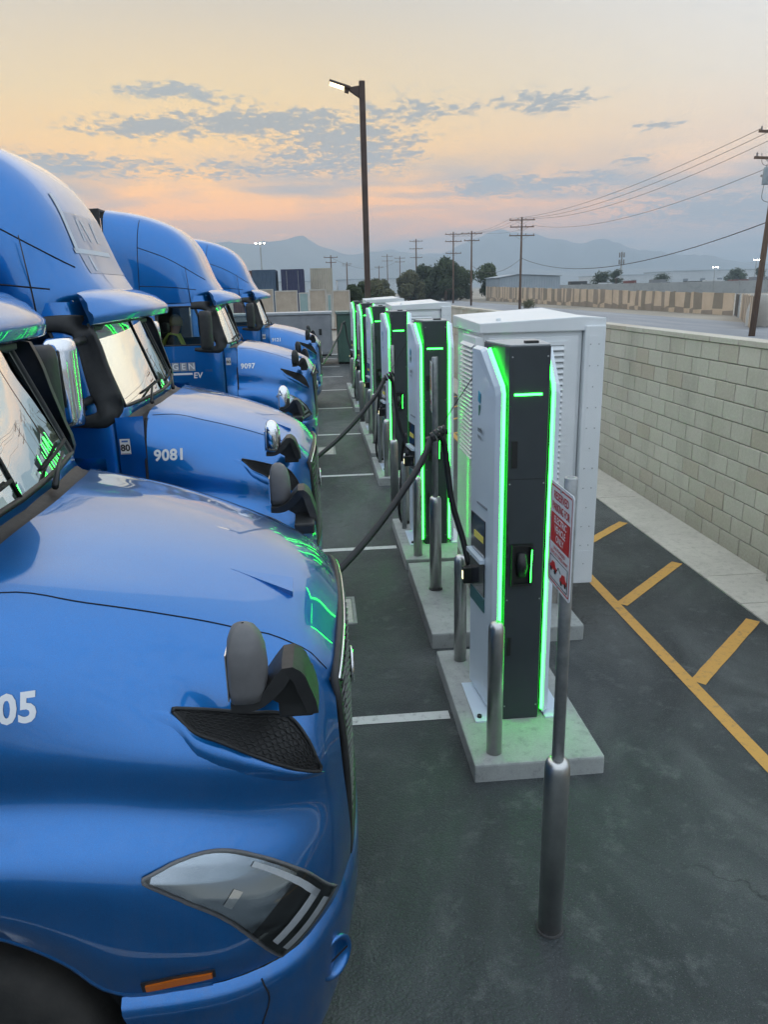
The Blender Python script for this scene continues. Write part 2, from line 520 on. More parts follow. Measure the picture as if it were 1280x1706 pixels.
def spline(pts, n):
    """n points along a smooth curve through pts (spacing by chord length)"""
    pts = [Vector(p) for p in pts]
    if len(pts) == 2: return [pts[0].lerp(pts[1], i / (n - 1)) for i in range(n)]
    T = [0.0]
    for a, b in zip(pts, pts[1:]): T.append(T[-1] + max((b - a).length, 1e-6))
    tan = []
    for i in range(len(pts)):
        if i == 0: tan.append((pts[1] - pts[0]) / (T[1] - T[0]))
        elif i == len(pts) - 1: tan.append((pts[-1] - pts[-2]) / (T[-1] - T[-2]))
        else:
            d0 = (pts[i] - pts[i - 1]) / (T[i] - T[i - 1]); d1 = (pts[i + 1] - pts[i]) / (T[i + 1] - T[i])
            w = (T[i] - T[i - 1]) / (T[i + 1] - T[i - 1])
            tan.append(d0 * (1 - w) + d1 * w)
    out = []
    k = 0
    for i in range(n):
        s = T[-1] * i / (n - 1)
        while k < len(pts) - 2 and s > T[k + 1]: k += 1
        h = T[k + 1] - T[k]; u = (s - T[k]) / h
        out.append(pts[k] * (2*u**3 - 3*u**2 + 1) + tan[k] * h * (u**3 - 2*u**2 + u) + pts[k + 1] * (-2*u**3 + 3*u**2) + tan[k + 1] * h * (u**3 - u**2))
    return out
def lerp(a, b, t): return a + (b - a) * t
def interp(tab, x):
    """piecewise linear table lookup"""
    if x <= tab[0][0]: return tab[0][1]
    for (a, fa), (b, fb) in zip(tab, tab[1:]):
        if x <= b: return lerp(fa, fb, (x - a) / (b - a))
    return tab[-1][1]
def text_mesh(s, size, align='LEFT', bold=0.0, shear=0.0, space=1.0, depth=0.0):
    cu = bpy.data.curves.new('t', 'FONT')
    cu.body = s; cu.size = size; cu.align_x = align; cu.align_y = 'CENTER'
    cu.offset = bold; cu.shear = shear; cu.space_character = space; cu.extrude = depth
    cu.resolution_u = 3
    o = bpy.data.objects.new('t', cu); COL.objects.link(o)
    bpy.context.view_layer.update()
    me = bpy.data.meshes.new_from_object(o.evaluated_get(bpy.context.evaluated_depsgraph_get()))
    bpy.data.objects.remove(o); bpy.data.curves.remove(cu)
    return me
def copy_tree(o, parent=None, keep=lambda c: True):
    c = o.copy(); COL.objects.link(c); c.parent = parent
    for ch in [k for k in bpy.data.objects if k.parent == o]:
        if keep(ch): copy_tree(ch, c, keep)
    return c

# ------------------------------------------------------------------ truck : a day cab tractor, nose towards +X, local y < 0 is the camera side
def mir(p): return (p[0], -p[1], p[2])
HOOD_RAILS = [
    [(-1.22,-1.19,1.165),(-1.02,-1.20,1.10),(-.87,-1.205,1.0),(-.78,-1.205,.90),(-.73,-1.205,.875),(-.58,-1.20,.87),(-.4,-1.175,.87),(-.22,-1.08,.868),(-.09,-.90,.865),(-.02,-.68,.862)],
    [(-1.22,-1.235,1.28),(-1.0,-1.24,1.235),(-.82,-1.245,1.14),(-.68,-1.24,1.04),(-.55,-1.23,1.0),(-.4,-1.20,.98),(-.22,-1.10,.965),(-.09,-.92,.955),(-.015,-.69,.95)],
    [(-1.22,-1.205,1.385),(-.95,-1.21,1.375),(-.7,-1.205,1.345),(-.5,-1.17,1.295),(-.35,-1.115,1.24),(-.2,-1.03,1.18),(-.09,-.89,1.13),(-.02,-.70,1.085)],
    [(-1.22,-1.115,1.455),(-.9,-1.12,1.45),(-.65,-1.11,1.425),(-.45,-1.075,1.385),(-.28,-1.01,1.33),(-.12,-.88,1.265),(-.03,-.71,1.22)],
    [(-1.22,-1.075,1.67),(-.8,-1.075,1.635),(-.5,-1.055,1.575),(-.28,-.99,1.505),(-.13,-.88,1.44),(-.04,-.715,1.385)],
    [(-1.22,-1.01,1.90),(-.8,-.985,1.81),(-.5,-.945,1.705),(-.28,-.88,1.615),(-.13,-.79,1.54),(-.045,-.68,1.475)],
    [(-1.22,-.86,2.035),(-.8,-.80,1.945),(-.5,-.745,1.845),(-.28,-.69,1.755),(-.13,-.64,1.67),(-.05,-.60,1.585)],
    [(-1.17,-.50,2.09),(-.8,-.47,2.01),(-.5,-.44,1.92),(-.28,-.41,1.83),(-.12,-.38,1.735),(-.035,-.37,1.635)],
    [(-1.14,0,2.105),(-.8,0,2.04),(-.5,0,1.955),(-.27,0,1.87),(-.10,0,1.77),(-.015,0,1.655)],
]
def loft_rails(rails, nu, per, mirror=True):
    S = [spline(r_, nu) for r_ in rails]
    if mirror: S = S + [[Vector(mir(p)) for p in s] for s in reversed(S[:-1])]
    rows = []
    for i in range(nu):
        ctl = [s[i] for s in S]
        # uniform catmull so that grid lines keep to the rails
        row = []
        for k in range(len(ctl) - 1):
            p0 = ctl[max(k - 1, 0)]; p1 = ctl[k]; p2 = ctl[k + 1]; p3 = ctl[min(k + 2, len(ctl) - 1)]
            if k == 0: p0 = p1 + (p1 - p2) * .6
            if k == len(ctl) - 2: p3 = p2 + (p2 - p1) * .6
            for q in range(per):
                u = q / per
                l1 = max((p2 - p1).length, 1e-6); l0 = max((p1 - p0).length, 1e-6); l2 = max((p3 - p2).length, 1e-6)
                d01 = (p1 - p0) / l0; d12 = (p2 - p1) / l1; d23 = (p3 - p2) / l2
                t1 = (d01 * l1 + d12 * l0) / (l0 + l1); t2 = (d12 * l2 + d23 * l1) / (l1 + l2)
                row.append(p1 * (2*u**3 - 3*u**2 + 1) + t1 * l1 * (u**3 - 2*u**2 + u) + p2 * (-2*u**3 + 3*u**2) + t2 * l1 * (u**3 - u**2))
        row.append(ctl[-1])
        rows.append(row)
    return rows
HOOD_ROWS = loft_rails(HOOD_RAILS, 40, 6)
def bvh_of(me): return BVHTree.FromPolygons([v.co.copy() for v in me.vertices], [tuple(p.vertices) for p in me.polygons])
class Drape:
    """puts 2D outlines (x, z) on the near flank of a shell"""
    def __init__(self, bvh, d=(0, 1, 0)): self.b = bvh; self.d = Vector(d).normalized()
    def at(self, x, z, off=0.0, y0=-3.0):
        hit, n, _, _ = self.b.ray_cast(Vector((x, 0, z)) + self.d * y0, self.d)
        if hit is None: return None
        if n.dot(self.d) > 0: n = -n
        return hit + n * off
    def patch(self, lower, upper, nx, nz, off):
        lo = spline([(a, 0, b) for a, b in lower], nx); up = spline([(a, 0, b) for a, b in upper], nx)
        rows = []
        last = None
        for i in range(nx):
            row = []
            for k in range(nz):
                p = lo[i].lerp(up[i], k / (nz - 1))
                q = self.at(p.x, p.z, off)
                if q is None: q = last if last else Vector((p.x, -1, p.z))
                last = q; row.append(q)
            rows.append(row)
        return rows
    def line(self, pts, w, off, n=24):
        P = [q for q in (self.at(p.x, p.z, off) for p in spline([(a, 0, b) for a, b in pts], n)) if q is not None]
        return P
def solid_patch(rows, thick, d=Vector((0, 1, 0))):
    """closed slab under a patch, so it has real thickness"""
    mb = MB()
    mb.grid(rows)
    back = [[p + d * thick for p in r_] for r_ in rows]
    mb.grid([list(reversed(r_)) for r_ in back])
    n, m = len(rows), len(rows[0])
    rim = [rows[0][j] for j in range(m)] + [rows[i][m-1] for i in range(1, n)] + [rows[n-1][j] for j in range(m-2, -1, -1)] + [rows[i][0] for i in range(n-2, 0, -1)]
    rim2 = [p + d * thick for p in rim]
    k = len(mb.v); L = len(rim)
    mb.v += rim + rim2
    for i in range(L): mb.f.append((k + i, k + (i + 1) % L, k + L + (i + 1) % L, k + L + i))
    return mb

def drape_text(dr, s, size, x0, z0, off, **kw):
    me = text_mesh(s, size, **kw)
    bm = bmesh.new(); bm.from_mesh(me)
    bmesh.ops.triangulate(bm, faces=bm.faces)
    for v in bm.verts:
        q = dr.at(x0 + v.co.x, z0 + v.co.y, off)
        v.co = q if q is not None else Vector((x0 + v.co.x, -1.08, z0 + v.co.y))
    bm.to_mesh(me); bm.free()
    return me

def truck_parts(root):
    # ---- hood and fenders, one moulded shell
    hood_me = MB().grid(HOOD_ROWS).mesh(smooth=True)
    hood = link('hood', hood_me, M_BLUE, root)
    hb = bvh_of(hood_me); dr = Drape(hb)
    rim = [r_[0] for r_ in HOOD_ROWS]
    for s in (1, -1):
        MB().tube([Vector((p.x, p.y * s + .012 * s, p.z + .002)) for p in rim[:22]], .016, 8).build('fender_edge', M_BLUE, hood, smooth=True)
    seam = [(-1.19, 2.035), (-1.067, 2.028), (-.811, 1.966), (-.582, 1.894), (-.398, 1.825), (-.223, 1.745), (-.13, 1.68), (-.075, 1.61)]
    # the seams run on both sides of the top panel
    P = []
    for (x, z) in [(p.x, p.z) for p in spline([(a, 0, b) for a, b in seam], 30)]:
        q = dr.at(x, z, .0005)
        if q is not None: P.append(q)
    MB().tube(P, .0024, 6).build('hood_seam', M_SEAM, hood, smooth=True)
    MB().tube([Vector(mir(p)) for p in P], .0024, 6).build('hood_seam', M_SEAM, hood, smooth=True)
    # washer ridge on top near the nose
    ridge = MB()
    for s in (-1,):
        a = [(-.36, .08), (-.20, .02), (-.20, .10)]
    rr = [hb.ray_cast(Vector((x, y, 4)), Vector((0, 0, -1)))[0] for x, y in ((-.42, -.34), (-.19, -.27), (-.19, -.37))]
    if all(rr):
        ridge.add([rr[0] + Vector((0, 0, .001)), rr[1] + Vector((0, 0, .022)), rr[2] + Vector((0, 0, .022)), rr[1], rr[2]], [(0, 2, 1), (1, 2, 4, 3), (0, 1, 3), (0, 4, 2)])
        ridge.build('hood_blister', M_BLUE, hood)
    # ---- flank vents
    lo = [(-.539, 1.690), (-.484, 1.636), (-.40, 1.588), (-.30, 1.523), (-.20, 1.446), (-.115, 1.374)]
    up = [(-.539, 1.698), (-.44, 1.668), (-.33, 1.628), (-.205, 1.570), (-.151, 1.495), (-.112, 1.388)]
    for s in (1, -1):
        fl = (lambda rows: [[Vector(mir(p)) for p in r_] for r_ in rows]) if s < 0 else (lambda rows: rows)
        vent = MB().grid(fl(dr.patch(lo, up, 22, 7, .003))).build('side_vent', M_SLOT, root, smooth=True)
        rows = dr.patch(lo, up, 80, 25, .0065)
        mesh_ = MB()
        for k in range(1, 23, 2):
            line = []
            for i in range(3, 77):
                kk = k + (1 if (i // 2 + k // 2) % 2 else 0) * .9
                a = rows[i][int(kk)].lerp(rows[i][min(int(kk) + 1, 24)], kk - int(kk))
                line.append(a + Vector((0, -.0015 if (i // 2) % 2 else .001, 0)))
            mesh_.tube(fl([line])[0], .0018, 4)
        tag(mesh_.build('vent_mesh', M_BLACK, vent, smooth=True), kind='stuff')
        fr = [r_[0] for r_ in rows] + [r_[-1] for r_ in reversed(rows)]
        fr.append(fr[0])
        MB().tube(fl([fr])[0], .0065, 6).build('vent_frame', M_BLACK, vent, smooth=True)
        # raised lip below the vent
        ex = [(-.605, 1.712), (-.57, 1.702)] + lo + [(-.095, 1.345)]
        lip = []
        cen = spline([(a, 0, b) for a, b in ex], 30)
        for i, c in enumerate(cen):
            t = i / 29; w = .070 * math.sin(math.pi * min(1, .02 + t * .98)) ** .7 + .002; hgt = min(1, 5 * t, 5 * (1 - t) + .1)
            prof = [(0.0, .0015), (-.18, .012), (-.40, .014), (-.75, .006), (-1.15, -.004)]
            row = []
            for dz, of in prof:
                q = dr.at(c.x - .2 * dz * w, c.z + dz * w, of * hgt + .0005)
                row.append(q if q is not None else Vector((c.x, -1, c.z)))
            lip.append(row)
        MB().grid(fl(lip)).build('vent_lip', M_BLUE, vent, smooth=True)
        # ---- headlights
        hu = [(-.622, 1.296), (-.54, 1.312), (-.443, 1.304), (-.309, 1.238), (-.187, 1.129), (-.085, .945)]
        hl = [(-.622, 1.288), (-.526, 1.218), (-.399, 1.107), (-.32, .995), (-.262, .884)]
        hd = MB().grid(fl(dr.patch(hl, hu, 26, 12, .004))).build('headlight', M_BEZEL, root, smooth=True)
        rows = dr.patch(hl, hu, 60, 25, .009)
        MB().grid(fl([r_[1:24] for r_ in rows[2:42]])).build('reflector', M_REFL, hd, smooth=True)
        rw = dr.patch(hl, hu, 60, 25, .013)
        def strip(i0, i1, k0, k1, n=30):
            return [[rw[i][k] for k in range(k0, k1 + 1)] for i in range(i0, i1 + 1)]
        MB().grid(fl(strip(27, 52, 20, 22))).build('led_strip', M_LED, hd, smooth=True)
        MB().grid(fl(strip(49, 52, 3, 22))).build('led_strip', M_LED, hd, smooth=True)
        MB().grid(fl(strip(55, 58, 3, 21))).build('led_strip', M_LED, hd, smooth=True)
        MB().grid(fl([r_[4:12] for r_ in dr.patch(hl, hu, 60, 25, .012)[26:30]])).build('lamp_reflector', M_CHROME, hd, smooth=True)
        MB().grid(fl(dr.patch(hl, hu, 26, 12, .018))).build('lens', M_LENS, hd, smooth=True)
        e = dr.patch(hl, hu, 40, 12, .010)
        ring = [r_[0] for r_ in e] + [e[-1][k] for k in range(1, 11)] + [r_[-1] for r_ in reversed(e)]
        ring.append(ring[0])
        MB().tube(fl([ring])[0], .0065, 6).build('bezel', M_GREYP, hd, smooth=True)
        # ---- amber side marker
        am = solid_patch(dr.patch([(-.655, .897), (-.56, .908), (-.46, .915)], [(-.655, .925), (-.56, .940), (-.46, .938)], 8, 3, .012), .02)
        fr = solid_patch(dr.patch([(-.668, .889), (-.56, .900), (-.452, .909)], [(-.668, .933), (-.56, .948), (-.452, .944)], 8, 3, .006), .02)
        for q, nm, mm in ((fr, 'marker_frame', M_BLACK), (am, 'side_marker', M_AMBER)):
            if s < 0: q.v = [Vector(mir(p)) for p in q.v]
            q.build(nm, mm, root)
    # ---- bumper
    br = [
        [(-.735, -1.203, .862), (-.58, -1.197, .862), (-.4, -1.172, .862), (-.22, -1.08, .86), (-.10, -.90, .857), (-.035, -.66, .855), (-.008, -.3, .855), (-.004, 0, .855)],
        [(-.735, -1.225, .84), (-.58, -1.22, .838), (-.4, -1.195, .836), (-.21, -1.10, .833), (-.085, -.91, .83), (-.012, -.66, .83), (.016, -.3, .83), (.02, 0, .83)],
        [(-.72, -1.222, .76), (-.56, -1.215, .755), (-.38, -1.185, .75), (-.19, -1.08, .75), (-.07, -.89, .75), (.0, -.64, .75), (.026, -.3, .75), (.03, 0, .75)],
        [(-.70, -1.205, .55), (-.54, -1.195, .55), (-.36, -1.155, .55), (-.18, -1.045, .55), (-.075, -.86, .55), (-.015, -.62, .55), (.01, -.3, .55), (.014, 0, .55)],
        [(-.68, -1.17, .36), (-.52, -1.15, .36), (-.35, -1.10, .36), (-.19, -.99, .36), (-.12, -.83, .36), (-.07, -.6, .36), (-.05, -.3, .36), (-.045, 0, .36)],
        [(-.66, -1.05, .33), (-.5, -1.03, .33), (-.36, -.98, .33), (-.25, -.88, .33), (-.17, -.75, .33), (-.12, -.55, .33), (-.1, -.3, .33), (-.1, 0, .33)]]
    S = [spline(r_, 28) for r_ in br]
    rows = []
    for i in range(28):
        rows.append(spline([s[i] for s in S], 26))
    full = rows + [[Vector(mir(p)) for p in r_] for r_ in reversed(rows[:-1])]
    bump_me = MB().grid(full).mesh(smooth=True)
    bumper = link('bumper', bump_me, M_BLUE, root)
    bd = Drape(bvh_of(bump_me))
    for s in (1, -1):
        n0 = Vector((.72, -.69, .05)).normalized()
        hit = bd.b.ray_cast(Vector((.6, -1.6, .66)), Vector((-.72, .69, 0)))[0] or Vector((-.1, -.97, .66))
        hit.y *= s; n0.y *= s
        q = n0.to_track_quat('Z', 'Y').to_matrix().to_4x4(); q.translation = hit + n0 * .002
        f = MB().lathe([(.078, -.01), (.080, .008), (.070, .012), (.062, .004), (.058, -.004), (.0, -.002)], 28)
        f.v = [q @ v for v in f.v]
        fg = f.build('fog_light_cover', M_BLUE, root, smooth=True)
        l = MB().box(-.060, .060, -.003, .003, .003, .006); l.v = [q @ v for v in l.v]
        l.build('cover_slot', M_SEAM, fg)
        P = [p for p in (bd.at(-.32 + .018 * math.sin(k * .4), .84 - k * .02, .001) for k in range(24)) if p is not None]
        MB().tube([Vector((p.x, p.y * s, p.z)) for p in P], .003, 5).build('bumper_seam', M_SEAM, bumper, smooth=True)
    # ---- grille
    gp = []
    for i in range(25):
        y = -.66 + 1.32 * i / 24
        t = abs(y) / .66
        x = .004 - .038 * t ** 2.4
        gp.append([Vector((x + .01 * math.sin(math.pi * k / 8) - .02 * (k / 8) ** 2, y * (1 - .03 * (k / 8)), lerp(.865, 1.64 - .06 * t ** 3, k / 8))) for k in range(9)])
    gr = solid_patch(gp, .06, Vector((-1, 0, 0))).build('grille', M_SLOT, root, smooth=False)
    b = MB()
    for k in range(1, 16):
        z = lerp(.88, 1.60, k / 16)
        b.tube([(interp([(-.66, -.030), (-.5, -.008), (-.3, .007), (0, .015), (.3, .007), (.5, -.008), (.66, -.030)], y) + (.006 if (j + k) % 2 else -.004), y, z + (.012 if (j + k) % 2 else -.012)) for j, y in enumerate([-.62 + 1.24 * q / 40 for q in range(41)])], .0045, 5)
    tag(b.build('grille_mesh', M_GREYP, gr, smooth=True), kind='stuff')
    edge = [gp[i][8] for i in range(25)]
    loop = [gp[0][k] for k in range(9)] + edge[1:] + [gp[24][k] for k in range(7, -1, -1)] + [gp[i][0] for i in range(23, -1, -1)]
    MB().tube([p + Vector((.006, 0, 0)) for p in loop], .017, 8).build('grille_frame', M_BLACK, gr, smooth=True)
    MB().tube([p + Vector((.022, 0, 0)) for p in edge], .006, 6).build('grille_trim', M_CHROME, gr, smooth=True)
    MB().lathe([(.075, 0), (.085, .012), (.078, .022), (.06, .018), (.055, .006), (.0, .006)], 28, 'x', (.018, 0, 1.30)).build('emblem', M_CHROME, gr, smooth=True)
    # ---- cab shell
    XF = [(.6, -1.25), (2.06, -1.25), (2.12, -1.27), (2.70, -1.48), (2.86, -1.52)]
    W = [(.6, 1.09), (1.7, 1.095), (2.12, 1.07), (2.7, .99), (2.86, .96)]
    def half(z, ins=0.0):
        xf = interp(XF, z) - ins; w = interp(W, z) - ins
        front = spline([(xf, 0, z), (xf - .022, -.45, z), (xf - .085, -(w - .13), z)], 9)
        cor = spline([front[-2], (xf - .085, -(w - .13), z), (xf - .20, -(w - .02), z), (xf - .33, -w, z), (xf - .45, -w, z)], 40)
        pil = [Vector((xf - .085 - .115 * k / 3, -lerp(w - .13, w - .02, math.sin(k / 3 * 1.571)), z)) for k in range(1, 4)]
        pil2 = [Vector((xf - .20 - .13 * k / 2, -lerp(w - .02, w, k / 2), z)) for k in range(1, 3)]
        d = [Vector((lerp(xf - .33, -2.42 + ins, k / 6), -w, z)) for k in range(1, 7)]
        r_ = [Vector((-2.52 + ins, -w, z)), Vector((-2.8 + ins, -w, z)), Vector((-3.0 + ins, -w, z)), Vector((-3.06 + ins, -(w - .07), z)), Vector((-3.06 + ins, 0, z))]
        return front + pil + pil2 + d + r_      # 9 + 3 + 2 + 6 + 5 = 25
    zs = [.62, .80, .95, 1.2, 1.45, 1.7, 1.95, 2.04, 2.12, 2.27, 2.42, 2.56, 2.70, 2.78, 2.86]
    H = [half(z) for z in zs]
    iW0, iW1 = 8, 12
    def arch_cut(i, j, p):      # leave the wheel housing open
        return zs[i] < 1.14 and p.x > -1.95
    groups = {'cab_body': [[], []], 'windshield': [[], []], 'door': [[], []], 'door_window': [[], []]}
    for s in (0, 1):
        for i in range(len(zs) - 1):
            for j in range(24):
                q = [H[i][j], H[i][j + 1], H[i + 1][j + 1], H[i + 1][j]]
                c = sum(q, Vector()) / 4
                if s: q = [Vector(mir(p)) for p in q]
                win = iW0 <= i < iW1
                if win and j < 8: g = 'windshield'
                elif win and 13 <= j < 19: g = 'door_window'
                elif 12 <= j < 20 and zs[i] >= .95 and i < 13: g = 'door'
                else: g = 'cab_body'
                if arch_cut(i, j, c) and g != 'windshield': continue
                groups[g][s].append(q)
    def quads(lst):
        d = {}; vs = []; fs = []
        for q in lst:
            f = []
            for p in q:
                k = (round(p.x, 4), round(p.y, 4), round(p.z, 4))
                if k not in d: d[k] = len(vs); vs.append(p)
                f.append(d[k])
            if len(set(f)) > 2: fs.append(tuple(dict.fromkeys(f)))
        return MB().add(vs, fs)
    cab = quads(groups['cab_body'][0] + groups['cab_body'][1]).build('cab_body', M_BLUE, root, smooth=True)
    ws = quads(groups['windshield'][0] + groups['windshield'][1]).build('windshield', M_WSHIELD, root, smooth=True)
    all_me = quads([q for g in ('cab_body', 'door', 'door_window') for q in groups[g][0]]).mesh()
    cd = Drape(bvh_of(all_me))
    lin = []
    Hi = [half(z, .035) for z in zs]
    for i in range(3, len(zs) - 1):
        for j in range(24):
            win = iW0 <= i < iW1
            if win and (j < 8 or 13 <= j < 19): continue
            q = [Hi[i][j], Hi[i][j + 1], Hi[i + 1][j + 1], Hi[i + 1][j]]
            lin += [q, [Vector(mir(p)) for p in q]]
    quads(lin).build('cab_lining', M_DARK, root, smooth=True)
    wsr = [H[i][8] for i in range(iW0, iW1 + 1)]
    bottom = [H[iW0][j] for j in range(8, -1, -1)] + [Vector(mir(H[iW0][j])) for j in range(1, 9)]
    top = [H[iW1][j] for j in range(8, -1, -1)] + [Vector(mir(H[iW1][j])) for j in range(1, 9)]
    ring = list(reversed(wsr)) + bottom[1:] + [Vector(mir(p)) for p in wsr[1:]] + list(reversed(top))[1:]
    MB().tube(ring + [ring[1]], .014, 8).build('gasket', M_BLACK, ws, smooth=True)
    MB().tube([H[i][0] + Vector((.006, 0, 0)) for i in range(iW0, iW1 + 1)], .006, 6).build('glass_divider', M_BLACK, ws, smooth=True)
    for s in (1, -1):
        k = 0 if s > 0 else 1
        door = quads(groups['door'][k]).build('door', M_BLUE, root, smooth=True)
        gl = quads(groups['door_window'][k]).build('door_window', M_SIDEG, root, smooth=True)
        fw = [H[i][13] for i in range(iW0, iW1 + 1)] + [H[iW1][j] for j in range(14, 20)] + [H[i][19] for i in range(iW1 - 1, iW0 - 1, -1)] + [H[iW0][j] for j in range(18, 12, -1)]
        F = lambda P: P if s > 0 else [Vector(mir(p)) for p in P]
        MB().tube(F(fw), .013, 8).build('gasket', M_BLACK, gl, smooth=True)
        # door gaps
        L = []
        for x, z in [(-1.385, 1.98), (-1.385, 1.7), (-1.385, 1.45), (-1.42, 1.30), (-1.52, 1.20), (-1.75, 1.13), (-2.3, 1.12)]:
            q = cd.at(x, z, .001)
            if q is not None: L.append(q)
        L = spline(L, 26) + [Vector((-2.52, -1.091, 1.12)), Vector((-2.522, -1.097, 1.7)), Vector((-2.522, -1.075, 2.12)), Vector((-2.522, -.99, 2.72))]
        MB().tube(F(L), .0045, 6).build('door_seam', M_SEAM, door, smooth=True)
        MB().box(-2.46, -2.26, -1.13 if s > 0 else 1.095, -1.095 if s > 0 else 1.13, 1.60, 1.645).build('handle', M_BLUE, door, bevel=.012)
        # gap between hood and cab
        G = [q for q in (cd.at(-1.235 - (0.0), z, .004) for z in (1.45, 1.6, 1.75, 1.9, 2.02)) if q is not None]
        # fillet panel between hood rear edge and door: cowl side
        cs = MB().grid(F and [[Vector((lerp(-1.215, -1.40, a / 5), s * -lerp(lerp(1.185, 1.07, min(1, max(0, (z - 1.35) / .2))), 1.09, a / 5) + s * (.03 if z > 1.95 else 0) * (1 - a / 5), z)) for a in range(6)] for z in (1.15, 1.25, 1.35, 1.42, 1.5, 1.6, 1.75, 1.9, 2.0, 2.06)])
        cs.build('cowl_side', M_BLUE, root, smooth=True)
        MB().tube([(-1.222, s * -lerp(1.20, 1.083, min(1, max(0, (z - 1.35) / .18))) if z < 1.6 else s * -interp([(1.6, 1.085), (1.85, 1.045), (1.95, .99), (2.03, .91)], z), z) for z in (1.16, 1.3, 1.4, 1.5, 1.6, 1.75, 1.88, 1.97, 2.02)], .012, 6).build('hood_gap', M_SEAM, root, smooth=True)
        # wheel house edge carried on to the cab
        MB().tube([(-1.3 + .63 * math.cos(a), s * -1.185, .55 + .63 * math.sin(a)) for a in [R(90 + 6 * k) for k in range(14)]], .035, 8).build('fender_edge', M_BLUE, root, smooth=True)
        MB().grid([[Vector((-1.3 + .62 * math.cos(a), s * -y, .55 + .62 * math.sin(a))) for y in (1.2, .9, .55)] for a in [R(5 + 8.5 * k) for k in range(21)]]).build('wheel_liner', M_BLACK, root, smooth=True)
        # ---- black pillar cover that carries the mirror
        path = [(-1.86, 2.715, .05), (-1.70, 2.715, .06), (-1.60, 2.69, .075), (-1.545, 2.58, .08), (-1.51, 2.42, .085), (-1.47, 2.25, .09), (-1.44, 2.13, .085), (-1.475, 2.06, .07), (-1.58, 2.04, .045), (-1.75, 2.045, .035), (-1.85, 2.055, .025)]
        sp = spline([(a, b, c) for a, b, c in path], 34)
        rows = []
        for i, p in enumerate(sp):
            a = sp[max(i - 1, 0)]; c = sp[min(i + 1, 33)]
            tx, tz = c.x - a.x, c.y - a.y; ln = math.hypot(tx, tz); nx, nz = -tz / ln, tx / ln
            row = []
            for u, o in ((-1, -.02), (-1, .020), (-.75, .034), (0, .037), (.75, .034), (1, .020), (1, -.02)):
                x, z = p.x + nx * p.z * u, p.y + nz * p.z * u
                q = cd.at(x, min(z, 2.85), 0) or Vector((x, -1.0, z))
                row.append(Vector((x, s * (q.y - o), z)))
            rows.append(row)
        mount = MB().grid(rows).build('mirror_mount', M_BLACK, root, smooth=True)
        # ---- side mirror
        x0, x1, y0, y1, z0, z1 = -1.70, -1.54, 1.26, 1.52, 2.07, 2.64
        m = MB()
        prof = []
        for zz, sc_ in ((z0, .80), (z0 + .02, .95), (z0 + .06, 1.0), (z1 - .08, 1.0), (z1 - .025, .93), (z1, .72)):
            ringp = []
            for k in range(16):
                a = 2 * math.pi * k / 16
                ca, sa = math.cos(a), math.sin(a)
                ex = .5
                ux = math.copysign(abs(ca) ** ex, ca); uy = math.copysign(abs(sa) ** ex, sa)
                ringp.append(Vector((lerp(x0, x1, .5) + ux * (x1 - x0) / 2 * sc_ + (.03 if ux > 0 else 0) * (1 - abs(uy)), s * -(lerp(y0, y1, .5) + uy * (y1 - y0) / 2 * sc_), zz)))
            prof.append(ringp)
        m.grid(prof, close=True)
        n = len(m.v); m.f.append(tuple(range(15, -1, -1))); m.f.append(tuple(n - 16 + k for k in range(16)))
        mh = m.build('side_mirror', M_BLACK, root, auto=.9)
        MB().box(x0 - .006, x0 + .004, min(s * -y0 + s * -.02, s * -y1 + s * .02), max(s * -y0 + s * -.02, s * -y1 + s * .02), z0 + .2, z1 - .06).build('mirror_glass', M_CHROME, mh)
        for zz in (2.17, 2.585):
            MB().tube([(-1.56, s * -1.05, zz + .02), (-1.58, s * -1.18, zz + .012), (-1.62, s * -1.30, zz)], [.032, .026, .024], 8).build('mirror_arm', M_BLACK, mh, smooth=True)
        # ---- hood mirror: a shell on an arched foot
        hm = MB()
        hy = s * -1.045
        prof = []
        for t, (cz, xr, xl, ry) in enumerate([(1.770, .050, .050, .060), (1.805, .058, .052, .067), (1.86, .063, .052, .074), (1.92, .059, .051, .070), (1.957, .049, .046, .060), (1.981, .034, .036, .042), (1.994, .017, .020, .020), (1.998, .003, .004, .004)]):
            prof.append([Vector((-.302 + (xr if math.cos(a) > 0 else xl) * math.copysign(abs(math.cos(a)) ** (.8 if math.cos(a) > 0 else .35), math.cos(a)), hy + s * ry * math.copysign(abs(math.sin(a)) ** .85, math.sin(a)), cz)) for a in [2 * math.pi * k / 20 for k in range(20)]])
        hm.grid(prof, close=True); hm.f.append(tuple(range(19, -1, -1)))
        hmo = hm.build('hood_mirror', M_GREYP, root, smooth=True)
        MB().box(-.3555, -.352, hy - .045, hy + .045, 1.775, 1.92).build('mirror_glass', M_CHROME, hmo)
        arm = []
        ap = [(-.350, 1.752, .022), (-.31, 1.752, .026), (-.27, 1.764, .030), (-.238, 1.788, .030), (-.205, 1.825, .034), (-.180, 1.852, .030), (-.158, 1.838, .030), (-.138, 1.785, .032), (-.122, 1.735, .030), (-.116, 1.70, .026)]
        sp = spline([(a, b, c) for a, b, c in ap], 22)
        for i, p in enumerate(sp):
            t = i / 21
            yc = hy + s * (.05 * t ** 1.5 + .02)
            wd = lerp(.066, .085, t)
            a = sp[max(i - 1, 0)]; c = sp[min(i + 1, 21)]
            ln = math.hypot(c.x - a.x, c.y - a.y); nx, nz = -(c.y - a.y) / ln, (c.x - a.x) / ln
            h = p.z * .62
            arm.append([Vector((p.x + nx * h, yc - wd, p.y + nz * h)), Vector((p.x + nx * h * 1.15, yc, p.y + nz * h * 1.15)), Vector((p.x + nx * h, yc + wd, p.y + nz * h)), Vector((p.x - nx * h, yc + wd, p.y - nz * h)), Vector((p.x - nx * h, yc - wd, p.y - nz * h))])
        MB().grid(arm, close=True).build('mirror_foot', M_BLACK, hmo, auto=.7)
